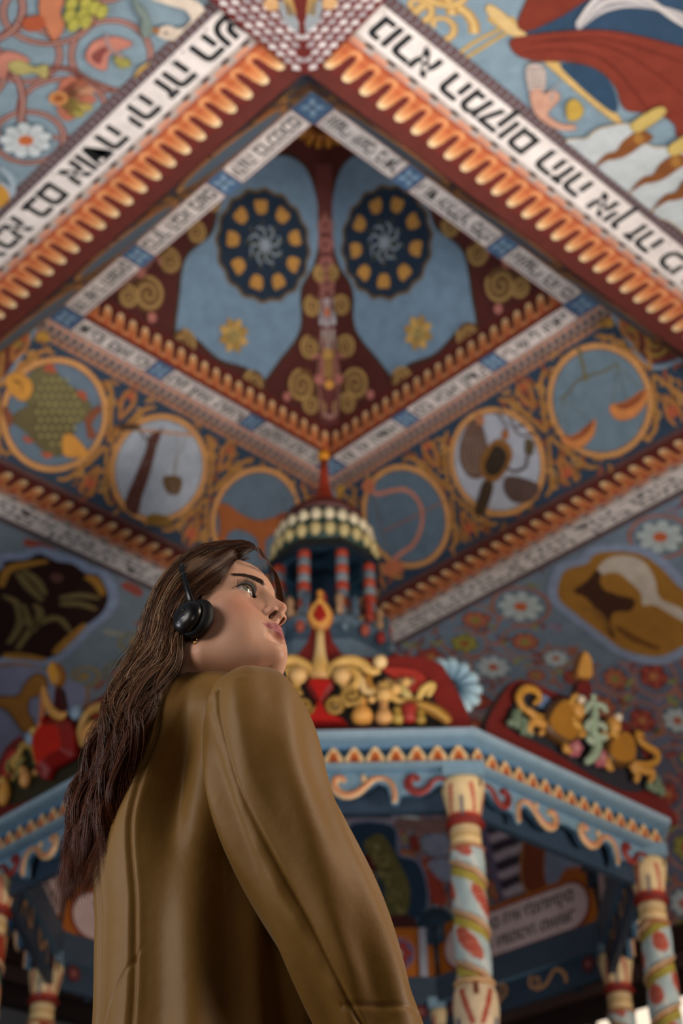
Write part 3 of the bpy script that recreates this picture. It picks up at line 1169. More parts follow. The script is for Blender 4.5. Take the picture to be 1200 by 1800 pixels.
# far left: olive scrolls and the dark lobed cartouche with a gilded creature
DARK = [(0, 1000), (10, 985), (45, 982), (70, 972), (100, 985), (128, 990), (150, 1005), (175, 1012), (190, 1045), (180, 1075), (150, 1100), (125, 1125), (100, 1150), (60, 1160), (20, 1150), (-40, 1165), (-90, 1120), (-110, 1050), (-60, 1000)]
for j in (0, 1, 2):
    P = OUT[(135, j)]
    c0 = P.px1(60, 1060)
    sp = scatter(P, .16, [(c0[0], c0[1], .8 if j < 2 else 0)], -4.6, 3.6, .1, P.L + .05, 1600)
    for (cu, cv) in sp:
        P.z = 3
        P.spiral((cu, cv), .17, 1.8, rng.uniform(0, 6), .05, ['8c8664', '7c7a5c', 'a08a5a'][rng.integers(0, 3)], 1 if rng.random() < .5 else -1)
        P.z = 4
        P.disc((cu, cv), .05, ['a88a50', '7c6a5a', 'a5563c'][rng.integers(0, 3)], 10)
        t = rng.uniform(0, 6.28)
        P.stroke([(cu + .12 * math.cos(t), cv + .15 * math.sin(t)), (cu + .3 * math.cos(t + .2), cv + .3 * math.sin(t + .2))], .05, ['a5563c', '8c8664', 'a3a08a'][rng.integers(0, 3)], taper=True)
    P.z = 8
    if j == 0:
        for q in ([(42, 950), (65, 958), (95, 968)], [(215, 1025), (235, 1035), (248, 1046)]):
            P.stroke(P.px(q), .10, 'a04a38', taper=True)
    P.z = 12
    if j < 2:
        P.blob(P.px(DARK), '2e1712', 5, outline='90a2c2', w=.17)
        P.up()
        for q in ([(2, 1030), (15, 1000), (50, 990), (85, 985)], [(150, 1012), (168, 1020), (182, 1045)], [(95, 1148), (115, 1128), (150, 1095)], [(5, 1150), (40, 1152), (80, 1158)]):
            P.stroke(P.px(q), .08, 'b07c22', taper=True)
        P.up()
        for q in ([(30, 1005), (50, 1030), (75, 1055)], [(40, 1000), (65, 1020), (80, 1045)], [(105, 1050), (140, 1045), (175, 1050)], [(105, 1060), (140, 1060), (170, 1070)],
                  [(30, 1140), (60, 1100), (100, 1085), (125, 1110)], [(15, 1130), (35, 1095), (30, 1060), (5, 1045)], [(60, 1110), (45, 1080), (40, 1060)], [(65, 1100), (70, 1075), (60, 1060)]):
            P.stroke(P.px(q), .07, '7e6c40', taper=True)
        P.up()
        P.blob(P.px([(88, 1010), (100, 1005), (112, 1012), (105, 1022), (92, 1020)]), '6a4038')

# second far left cartouche: tawny beast on mauve, low beside the canopy
for j in (1, 2):
    P = OUT[(135, j)]
    P.z = 14
    P.blob(P.px([(-20, 1190), (10, 1170), (60, 1172), (95, 1185), (140, 1195), (150, 1230), (120, 1270), (80, 1310), (20, 1330), (-30, 1320)]), '8087a4', 5, outline='9a6a4a', w=.06)
    P.up()
    P.blob(P.px([(45, 1200), (62, 1185), (78, 1190), (80, 1210), (62, 1222), (50, 1228), (48, 1250), (60, 1275), (50, 1295), (30, 1270), (10, 1245), (-10, 1240), (-10, 1225), (30, 1222)]), 'a06a20', outline='3a2014', w=.03)

# near left: ring vines with flowers, a swan's neck over the border
for j in (0, 1):
    P = OUT[(225, j)]
    P.z = 3
    rings = [(195, 97, 70, 62), (110, 190, 76, 52), (45, 95, 60, 48), (50, 240, 62, 45), (85, 20, 80, 55), (10, 180, 30, 60), (-60, 120, 70, 60), (-30, 10, 70, 60), (170, -60, 80, 60), (300, -70, 70, 60)]
    for (x, y, rx, ry) in rings:
        pts = [(x + rx * math.cos(2 * PI * k / 26), y + ry * math.sin(2 * PI * k / 26)) for k in range(26)]
        P.ribbon(P.px(pts), .040, '82443a', True)
        P.up()
        P.ribbon(P.px(pts), .014, 'bf9488', True)
        P.up()
    P.stroke(P.px([(80, 118), (120, 118), (160, 140), (200, 155)]), .04, '82443a')
    P.stroke(P.px([(80, 118), (120, 118), (160, 140), (200, 155)]), .014, 'bf9488')
    P.up()
    P.flower(P.px1(45, 243), .15, 9, 'cfd8dc', 'c2622a', oc='6a8290')
    P.up()
    # feathered flower
    for k in range(7):
        t = -1.2 + k * .42
        P.stroke(P.px([(108, 168), (108 + 30 * math.cos(t), 168 + 26 * math.sin(t)), (108 + 60 * math.cos(t), 168 + 40 * math.sin(t))]), .085, ['b86a50', 'a05a40', 'c08a68', 'b86a50', 'b09a50', 'a89a48', 'b86a50'][k], taper=True)
    P.up()
    P.disc(P.px1(102, 168), .055, 'cf8a4a', 14)
    P.disc(P.px1(102, 168), .03, 'b5642c', 10)
    # pink bellflower in the upper ring
    pxpoly(P, [(150, 95), (165, 68), (200, 60), (232, 72), (205, 85), (190, 92), (185, 118), (165, 112)], 'c9806c', outline='7a3a34')
    pxpoly(P, [(160, 92), (178, 78), (192, 78), (180, 95), (176, 108), (165, 104)], '8a4440')
    pxpoly(P, [(200, 95), (225, 100), (228, 110), (210, 114)], 'a8a050', outline='5a5a28')
    pxstroke(P, [(185, 55), (192, 78), (215, 95)], .022, 'a88a88')
    # left bell
    pxpoly(P, [(-5, 95), (15, 84), (45, 95), (48, 105), (20, 108), (8, 130), (-10, 125)], 'c9806c', outline='7a3a34')
    pxpoly(P, [(15, 105), (35, 100), (60, 112), (82, 108), (80, 132), (60, 122), (35, 125), (18, 118)], 'b8ac68', outline='5a5a28')
    # artichoke bloom at the top
    pxpoly(P, [(72, -10), (110, -10), (105, 15), (112, 40), (95, 65), (82, 45), (70, 20)], 'c97a52', outline='7a3a24')
    pxpoly(P, [(38, 28), (70, 20), (80, 35), (70, 45), (48, 48)], 'b8552c')
    for (x, y) in ((125, 0), (150, -2), (122, 20), (145, 18), (165, 6), (128, 36), (150, 30), (178, 12)):
        P.disc(P.px1(x, y), .055, '8a8a30', 12, .6, .4)
        P.up()
        P.disc(P.px1(x, y), .045, 'b8b04a', 12, .6, .4)
    # golden curled leaf and swan
    pxpoly(P, [(306, 74), (308, 85), (290, 105), (265, 112), (245, 130), (238, 142), (236, 125), (248, 108), (275, 98), (295, 88)], 'c8a050', outline='6a4a20')
    pxstroke(P, [(282, 45), (300, 52), (330, 48), (348, 25), (335, 2), (300, -10), (270, -20)], .085, 'e2d2c0')
    P.disc(P.px1(292, 48), .05, 'dccab8', 14)
    P.up()
    P.disc(P.px1(290, 49), .012, '6a4a3a', 10)
    pxpoly(P, [(278, 42), (262, 38), (265, 46), (278, 50)], 'a86a2c')
    pxpoly(P, [(232, -10), (252, 5), (262, 25), (266, 45), (252, 58), (246, 42), (248, 25), (238, 10)], '80908a', outline='4a5a58')
    pxpoly(P, [(-15, 315), (5, 318), (16, 335), (10, 350), (-15, 355)], 'd0962a', outline='a9b6c4', w=.05)
    P.stroke(P.px([(0, 285), (20, 310), (20, 350), (-5, 372)]), .03, 'a8b8c6')

# near right: red drapery knotted on a gilt pole, a cloud and birds' feet
for j in (0, 1):
    P = OUT[(-45, j)]
    P.z = 3
    pxpoly(P, [(915, 55), (1000, 5), (1060, -40), (1300, -80), (1300, 100), (1180, 90), (1060, 55), (960, 58)], '2e4a66')
    for r in ((770, 45, 22), (730, 12, 26), (790, -20, 26)):
        c = P.px1(r[0], r[1])
        P.spiral(c, .19, 1.6, .6, .065, 'b98e44', 1)
        P.up()
        P.spiral(c, .19, 1.6, .6, .028, 'e0bc78', 1)
        P.up()
    for q in ([(800, 98), (830, 75), (862, 58), (895, 42)], [(812, 104), (838, 88), (870, 68), (900, 50)], [(858, 30), (880, 45), (905, 42), (898, 28)]):
        pxstroke(P, q, .022, 'c8a04a')
    pxpoly(P, [(855, 18), (868, 8), (925, 58), (918, 64), (890, 55)], 'd8b87a', outline='8a6a2c')
    pxpoly(P, [(958, 108), (976, 104), (1082, 196), (1075, 208)], 'd8b268', outline='8a6a2c')
    pxpoly(P, [(925, 52), (910, 40), (925, 0), (960, -60), (1100, -60), (1010, 10), (960, 38)], '7c2c18', outline='4a1a12')
    pxpoly(P, [(898, 68), (925, 60), (990, 52), (1080, 52), (1200, 80), (1300, 110), (1300, 330), (1200, 250), (1185, 215), (1150, 195), (1100, 190), (1082, 150), (1050, 118), (1000, 105), (940, 104), (905, 90)], '84301c', outline='4a1a12')
    pxpoly(P, [(985, 110), (1030, 112), (1068, 135), (1085, 175), (1080, 195), (1050, 175), (1010, 140)], '2c4a66')
    for q in ([(930, 72), (1000, 68), (1080, 82), (1160, 130), (1220, 180)], [(925, 88), (990, 84), (1060, 100), (1110, 150), (1140, 190)], [(960, 66), (1060, 64), (1150, 88), (1240, 120)]):
        pxstroke(P, q, .014, '6a2214', True)
    # white plumes
    for k in range(6):
        pxstroke(P, [(1015, 46 - 2 * k), (1060, 14 - 6 * k), (1120, 4 - 4 * k), (1200, 22 + 3 * k), (1260, 60)], .035, ['cfc9c8', '8d8d98', 'd8d2d0'][k % 3], True)
    # striped sleeve and hand
    pxpoly(P, [(926, 112), (955, 112), (958, 150), (945, 170), (932, 162)], 'c8b7ae', outline='6a5a58')
    for k in range(5):
        P.stroke(P.px([(928 + k, 118 + k * 9), (956, 117 + k * 9)]), .010, '6a5a60')
    P.up()
    pxpoly(P, [(932, 160), (946, 150), (958, 160), (972, 152), (984, 165), (972, 182), (962, 195), (985, 212), (1010, 215), (1010, 222), (985, 222), (962, 212), (940, 192)], 'cf9c84', outline='8a5a4a')
    pxstroke(P, [(968, 172), (975, 150), (985, 138)], .012, '9a9a9a')
    pxpoly(P, [(996, 180), (1010, 168), (1025, 185), (1018, 202), (1000, 205)], 'c8a23c', outline='7a6a24')
    # pale cloud with gilt edge
    pxpoly(P, [(995, 248), (1010, 238), (1030, 238), (1050, 222), (1080, 214), (1110, 214), (1140, 250), (1200, 260), (1300, 330), (1300, 520), (1200, 400), (1150, 372), (1100, 330), (1060, 300)], 'c4ccd0', outline='c8a468', w=.016)
    # birds' feet and gilded tail feathers
    for (x, y) in ((1075, 265), (1140, 305), (1180, 335), (1235, 395)):
        pxpoly(P, [(x - 30, y + 22), (x - 10, y), (x + 8, y - 6), (x + 22, y - 25), (x + 50, y - 42), (x + 72, y - 30), (x + 50, y - 15), (x + 25, y + 2), (x + 5, y + 8), (x - 8, y + 10)], '8a5020', outline='5a3214')
        P.disc(P.px1(x + 48, y - 28), .05, 'a8742c', 12, .6, -.5)
        P.up()
        pxpoly(P, [(x + 35, y - 55), (x + 82, y - 84), (x + 94, y - 72), (x + 48, y - 40)], 'cdb260', outline='7a6430')
        pxstroke(P, [(x - 28, y + 22), (x - 50, y + 40)], .012, 'a8742c')

# the same vine work carried on over the rest of the near vaults
for a_ in (-45, 225):
    for j in (0, 1):
        P = OUT[(a_, j)]
        sp = []
        for c in scatter(P, .19, [], -4.2, 4.2, .15, P.L, 900):
            x, y = to_px(P.P(*c))
            if -90 < x < 1290 and y > -90:
                continue
            sp.append(c)
        vine_field(P, sp, None, .2)

# far lower vaults: panels of lettering and painted frames seen through the canopy
P = OUT[(45, 2)]
P.z = 20
for Pj in (OUT[(45, 1)], OUT[(45, 2)]):
    Pj.z = 20
    pxpoly(Pj, [(838, 1420), (905, 1388), (945, 1560), (898, 1620)], '6c6488')
    for k in range(11):
        Pj.stroke(Pj.px([(850 + 4 * k, 1428 + k * 16), (900 + 4 * k, 1408 + k * 16)]), .10, 'b4acc0' if k % 2 else '3c3448')
    Pj.up()
    pxpoly(Pj, [(925, 1560), (920, 1500), (935, 1450), (980, 1425), (1030, 1440), (1070, 1500), (1060, 1570), (980, 1600)], '7c3a20', outline='b07a4a', w=.05)
    pxpoly(Pj, [(965, 1560), (960, 1500), (980, 1470), (1030, 1480), (1040, 1530), (1000, 1560)], '7584a4', outline='a06038', w=.04)
    pxpoly(Pj, [(985, 1545), (1000, 1525), (1035, 1520), (1065, 1500), (1070, 1560), (1020, 1580), (990, 1565)], '9a4e1c')
for Pj in (OUT[(45, 1)], OUT[(45, 2)], OUT[(135, 1)], OUT[(135, 2)]):
    Pj.z = 20
    # white lettered tablet, lobed blue frame and foliage seen over her sleeve
    pxpoly(Pj, [(560, 1375), (705, 1375), (700, 1440), (595, 1450)], 'a6a0b4')
    for k in range(4):
        Pj.stroke(Pj.px([(580, 1395 + 14 * k), (640, 1392 + 14 * k), (690, 1394 + 14 * k)]), .035, '3a3848')
    Pj.up()
    pxstroke(Pj, [(660, 1382), (668, 1405), (680, 1428)], .13, 'a03c20', True)
    pxpoly(Pj, [(610, 1455), (690, 1450), (700, 1500), (735, 1515), (752, 1570), (735, 1635), (640, 1640), (620, 1560)], '203c58', outline='8088a4', w=.06)
    pxpoly(Pj, [(640, 1480), (672, 1465), (700, 1510), (722, 1560), (715, 1610), (690, 1635), (670, 1600), (680, 1560), (660, 1520)], '6a6434')
    pxpoly(Pj, [(622, 1510), (650, 1500), (664, 1525), (650, 1530)], '5a1a1c')
    pxpoly(Pj, [(628, 1530), (655, 1528), (662, 1560), (645, 1580)], '9a7a60')
    for k in range(60):
        t = rng.uniform(0, 1)
        x, y = 655 + 50 * t + rng.uniform(-12, 18), 1475 + 150 * t + rng.uniform(-10, 10)
        Pj.disc(Pj.px1(x, y), .022, ['8a8048', 'a0945a', '4c5030'][k % 3], 7)
    Pj.up()
    pxpoly(Pj, [(752, 1540), (770, 1538), (785, 1570), (778, 1595), (764, 1590)], 'a83a24')
    pxpoly(Pj, [(720, 1470), (735, 1470), (740, 1492), (726, 1494)], '8a3024')
    for q in ([(700, 1440), (740, 1445), (800, 1440)], [(700, 1450), (750, 1455), (800, 1452)], [(720, 1410), (760, 1412), (800, 1400)]):
        pxstroke(Pj, q, .09, '8a6a66')
    pxpoly(Pj, [(745, 1470), (785, 1465), (790, 1500), (755, 1500)], '8c97b4')
    pxpoly(Pj, [(755, 1515), (795, 1510), (800, 1545), (775, 1545)], '8c97b4')
for key, P in OUT.items():
    P.build('outer_vault_panel', parent=ceiling)
# dark timber beams that close the vault at its foot
for a in (45, 135):
    m, t = frame(a)
    s_, h_2 = SA + .075, HA
    for th, L0 in FAC:
        s_, h_2 = s_ + L0 * math.cos(math.radians(th)), h_2 - L0 * math.sin(math.radians(th))
    for dz, ds, hh, cc in ((-.10, .02, .10, '3a2420'), (-.28, .06, .07, '5a4440'), (-.44, .10, .08, '2a1c1a')):
        mb = MB()
        mb.box(bw(m[0] * (s_ + ds), m[1] * (s_ + ds), h_2 + dz), bdir(*t) * (s_ + .1), bdir(*m) * .08, (0, 0, hh), cc)
        mb.build('timber_beam', WOODMAT, ceiling)

# ---- corner pendentives: dark red board with a border of white zigzag blocks, gilt scrolls
for ang in (-90, 0, 180):
    A = math.radians(ang)
    rr0 = SE * math.sqrt(2) - .05
    U = bdir(-math.sin(A), math.cos(A))
    V = bdir(math.cos(A), math.sin(A), 0)
    V = (V * math.cos(.12) - Vector((0, 0, 1)) * math.sin(.12))
    N = U.cross(V)
    if N.z > 0:
        N = -N
    O = bw(math.cos(A) * rr0, math.sin(A) * rr0, HA - .012)
    P = Paint(O + N * .02, U, V, N)
    out = [(0, -.02), (.10, .05), (.52, .60), (1.45, 1.9), (-1.45, 1.9), (-.52, .60), (-.10, .05)]
    P.mb.slab([P.P(u, v, 0) - N * .02 for u, v in out], N, .04, '6a1f18')
    P.up()
    for sg in (-1, 1):
        # staggered rows of white wedge blocks along each edge
        ex, ey = .60, .80
        for row in range(5):
            for k in range(34):
                l = .03 + k * .066 + (row % 2) * .033
                off = .035 + row * .052
                cu_, cv_ = ex * l - ey * off + .055, ey * l + ex * off
                if cu_ < .015 or cv_ > 1.85:
                    continue
                s_ = .034
                P.poly([(sg * (cu_ - ex * s_ - ey * .004), cv_ - ey * s_), (sg * (cu_ + ex * s_ * .1 + ey * s_ * .8), cv_ - ex * s_ * .8), (sg * (cu_ + ex * s_ * .9), cv_ + ey * s_ * .8), (sg * (cu_ - ey * s_ * .55), cv_ + ex * s_ * .5)], ['e2dada', 'b0a6aa', 'cfc6c8'][(k + row) % 3], True)
    P.up()
    for sg in (-1, 1):
        P.stroke([(sg * .05, .42), (sg * .07, .56), (sg * .10, .72), (sg * .24, .82), (sg * .42, .86)], .05, 'b58c4c')
        P.stroke([(sg * .05, .42), (sg * .07, .56), (sg * .10, .72), (sg * .24, .82), (sg * .42, .86)], .018, 'd8b878')
        P.spiral((sg * .22, .98), .14, 1.7, -1.2, .045, 'b58c4c', sg)
        P.spiral((sg * .52, 1.3), .16, 1.7, -1.2, .045, 'b58c4c', -sg)
        P.disc((sg * .15, .50), .045, 'd8a870', 12)
        P.blob([(sg * .02, .30), (sg * .09, .38), (sg * .12, .52), (sg * .07, .50), (sg * .03, .42)], '9aa2a8')
    P.up()
    P.build('corner_pendentive', parent=ceiling)
# ------------------------------------------------------------------ bimah: octagonal carved canopy
bimah = empty('bimah', bw(0, 0, 0), 'octagonal carved and painted wooden canopy on twisted columns, topped by a small lantern tower', 'canopy pavilion')
bpy.context.view_layer.update()
R8 = 2.02
C225 = math.cos(PI / 8)


def fr(phi):
    a = math.radians(phi)
    return bdir(math.cos(a), math.sin(a)), bdir(-math.sin(a), math.cos(a))


def octa(mb, prof, closed=True):
    """sweep a profile [(apothem, z, colour of the face up to the next point)] round the octagon"""
    n = len(prof)
    for k in range(8):
        a0, a1 = math.radians(-90 - 22.5 + 45 * k), math.radians(-90 + 22.5 + 45 * k)
        for i in range(n if closed else n - 1):
            (p, z, c), (q, z2, _) = prof[i], prof[(i + 1) % n]
            A, B = p / C225, q / C225
            mb.add([bw(A * math.cos(a0), A * math.sin(a0), z), bw(A * math.cos(a1), A * math.sin(a1), z),
                    bw(B * math.cos(a1), B * math.sin(a1), z2), bw(B * math.cos(a0), B * math.sin(a0), z2)], [(0, 3, 2, 1)], c)


SKY, TEAL, CRM, SALM = '7f9cae', '1e4058', 'f0cf9c', 'd98a60'
mb = MB()
octa(mb, [(1.62, 4.10, '6f92ac'), (1.866, 4.115, '9cb3c2'), (1.866, 4.085, '84a0b2'), (1.85, 4.075, '7290a4'), (1.815, 4.06, '5a7e9c'), (1.80, 4.045, TEAL),
          (1.80, 3.965, '4d728f'), (1.825, 3.96, '8ea9b9'), (1.825, 3.945, '7f9cae'), (1.79, 3.935, '5f86a4'), (1.76, 3.93, '6f95b0'), (1.62, 3.93, '3c4c5c')])
cornice = mb.build('cornice', WOODMAT, bimah)
# carved zigzag of little arches round the cornice
mb = MB()
for k in range(8):
    m, t = fr(-90 + 45 * k)
    half = 1.80 * math.tan(PI / 8)
    n = 15
    for i in range(n):
        u = -half + (i + .5) * 2 * half / n
        w = half / n * .92
        O = bw(0, 0, 0) + m * 1.806
        pt = lambda uu, zz: O + t * uu + Vector((0, 0, zz))
        outer = [pt(u - w, 3.97), pt(u - w * .95, 3.99), pt(u - w * .42, 4.028), pt(u - w * .2, 4.044), pt(u + w * .2, 4.044), pt(u + w * .42, 4.028), pt(u + w * .95, 3.99), pt(u + w, 3.97)]
        mb.slab(outer, m, .02, CRM, 'c0704a')
        inner = [p + m * .006 for p in (pt(u - w * .6, 3.972), pt(u - w * .25, 4.02), pt(u + w * .25, 4.02), pt(u + w * .6, 3.972))]
        mb.slab(inner, m, .014, 'd5763f')
        inner = [p + m * .009 for p in (pt(u - w * .34, 3.972), pt(u, 4.0), pt(u + w * .34, 3.972))]
        mb.slab(inner, m, .014, '9c3c24')
mb.build('zigzag_moulding', WOODMAT, bimah)

S1 = [(.135, 3.875), (.115, 3.855), (.095, 3.87), (.10, 3.905), (.13, 3.915), (.165, 3.90), (.175, 3.86), (.15, 3.82), (.10, 3.80)]
CR_S = [(.16, 3.885), (.135, 3.868), (.118, 3.885), (.125, 3.912), (.155, 3.92), (.182, 3.905)]


def s_scroll(mb, m, t, sg, off, path, w, c_out, c_in, zoff=0.0):
    P3 = [Vector((u * sg, z + zoff, 0)) for u, z in path]
    s = smooth([(p.x, p.y, 0) for p in P3], False, 5)
    base = bw(0, 0, 0) + m * off
    pts = [base + t * p.x + Vector((0, 0, p.y)) for p in s]
    n = len(pts)
    rad = [w * (.55 + .45 * math.sin(PI * min(1, (i + 2) / n * 1.3))) for i in range(n)]
    mb.tube(pts, rad, c_out, 8, .7, m)
    mb.tube([p + m * w * .45 for p in pts[1:-1]], [r * .5 for r in rad[1:-1]], c_in, 8, .7, m)


CREAM_S = [(.150, 3.885), (.135, 3.905), (.108, 3.90), (.098, 3.87), (.115, 3.835), (.16, 3.815), (.21, 3.83), (.25, 3.865), (.285, 3.895), (.335, 3.90), (.372, 3.87), (.385, 3.82), (.382, 3.775)]
CREAM_HORN = [(.245, 3.885), (.235, 3.915)]
RED_S = [(.50, 3.885), (.485, 3.905), (.462, 3.90), (.45, 3.87), (.465, 3.838), (.505, 3.825), (.54, 3.845), (.565, 3.88), (.60, 3.895), (.635, 3.885), (.655, 3.855)]
for k in range(8):
    phi = -90 + 45 * k
    m, t = fr(phi)
    hw = 1.77 * math.tan(PI / 8)
    zc = .035
    low = [(0, 3.875), (.07, 3.865), (.09, 3.83), (.13, 3.80), (.20, 3.81), (.26, 3.85), (.31, 3.88), (.35, 3.86), (.365, 3.80), (.37, 3.765), (.40, 3.765), (.415, 3.81), (.45, 3.815), (.50, 3.81), (.55, 3.83), (.59, 3.865), (.63, 3.86), (.655, 3.84), (.69, 3.84), (hw, 3.84)]
    out = [(hw, 3.96)] + [(u, z + .0) for u, z in low[::-1]] + [(-u, z) for u, z in low[1:]] + [(-hw, 3.96)]
    base = bw(0, 0, 0) + m * 1.755
    mb = MB()
    mb.slab([base + t * u + Vector((0, 0, z)) for u, z in out], m, .03, SKY, '4a6c88')
    for sg in (-1, 1):
        pass
    board = mb.build('fascia_board', WOODMAT, bimah)
    for sg in (-1, 1):
        mb = MB()
        s_scroll(mb, m, t, sg, 1.775, CREAM_S, .022, 'f0c898', 'd98a60')
        s_scroll(mb, m, t, sg, 1.775, CREAM_HORN + [(.24, 3.89)], .014, 'f0c898', 'f0c898')
        mb.build('cream_scroll', WOODMAT, board)
        mb = MB()
        s_scroll(mb, m, t, sg, 1.775, RED_S, .021, 'a03a30', '7a2622')
        mb.build('red_scroll', WOODMAT, board)

# inner frieze: lettered cartouches, scallops and scrolls facing the middle
INS = ['כי מציון תצא תורה ודבר יהוה מירושלים', 'עץ חיים היא למחזיקים בה ותומכיה מאושר']
for k in range(8):
    phi = -90 + 45 * k
    m, t = fr(phi)
    ap = 1.66
    hw = ap * math.tan(PI / 8)
    P = Paint(bw(0, 0, 0) + m * ap, t, Vector((0, 0, 1)), -m, step=.0015)
    if k not in (0, 1, 7):
        top = 4.45
    else:
        top = 4.11
    out = [P.P(u, v, 0) + m * .02 for u, v in ((-hw, 3.76), (hw, 3.76), (hw, top), (-hw, top))]
    P.mb.slab(out, -m, .04, '33465a')
    P.up()
    P.rect(-hw, 3.76, hw, 3.965, '2c3f52')
    if top > 4.2:
        P.rect(-hw, 4.08, hw, top, 'b5651f')
        P.rect(-hw, 3.965, hw, 4.08, '28435c')
        P.up()
        n = 13
        for i in range(n):
            u = -hw + (i + .5) * 2 * hw / n
            w = hw / n
            arch = [(u - w * .95, 4.08)] + [(u + w * .9 * math.cos(a_), 4.02 + .045 * math.sin(a_)) for a_ in [PI + PI * q / 8 for q in range(9)]] + [(u + w * .95, 4.08)]
            P.poly(arch, 'd08a48', True)
        P.up()
        for i in range(n):
            u = -hw + (i + .5) * 2 * hw / n
            P.disc((u, 4.035), .028, '8a4a28', 10)
            P.disc((u, 4.06), .028, '28435c', 10)
        P.up()
        if k in (3, 5, 2, 6):
            r = .145
            w2 = .46
            oc = [(w2 + r * math.cos(a_), 4.265 + r * math.sin(a_)) for a_ in [-PI / 2 + PI * q / 12 for q in range(13)]]
            oc += [(-x, 8.53 - y) for x, y in oc]
            P.poly([(x * 1.03, 4.265 + (y - 4.265) * 1.12) for x, y in oc], '8a3426')
            P.up()
            P.poly(oc, 'd6bdb8')
            P.up()
            ws = INS[k % 2].split()
            h = len(ws) // 2 + 1
            P.text(' '.join(ws[:h])[::-1], -.5, 4.30, .105, '2c2a30', maxw=1.0, bold=.02)
            P.text(' '.join(ws[h:])[::-1], -.5, 4.17, .105, '2c2a30', maxw=1.0, bold=.02)
        else:
            for cu in (-.43, .1, .55):
                P.disc((cu, 4.27), .12, 'b06a5a', 24)
                P.up()
                P.disc((cu, 4.27), .10, '46608a', 24)
                P.up()
                P.flower((cu, 4.27), .09, 6, '9c3a34', 'c8b8b0')
            P.rect(-.62, 4.09, -.57, 4.44, 'a8acb8')
            P.rect(-.16, 4.09, -.11, 4.44, 'a8acb8')
    P.up()
    for sg in (-1, 1):
        P.spiral((sg * .14, 3.87), .05, 1.4, 1, .024, 'b98a62', sg)
        P.stroke([(sg * .14, 3.82), (sg * .22, 3.83), (sg * .30, 3.90), (sg * .37, 3.86), (sg * .38, 3.80)], .026, 'b98a62')
        P.disc((sg * .56, 3.87), .05, '5e2226', 16)
        P.up()
        P.disc((sg * .56, 3.87), .02, '9a5a52', 10)
    P.build('inner_frieze', WOODMAT, bimah)


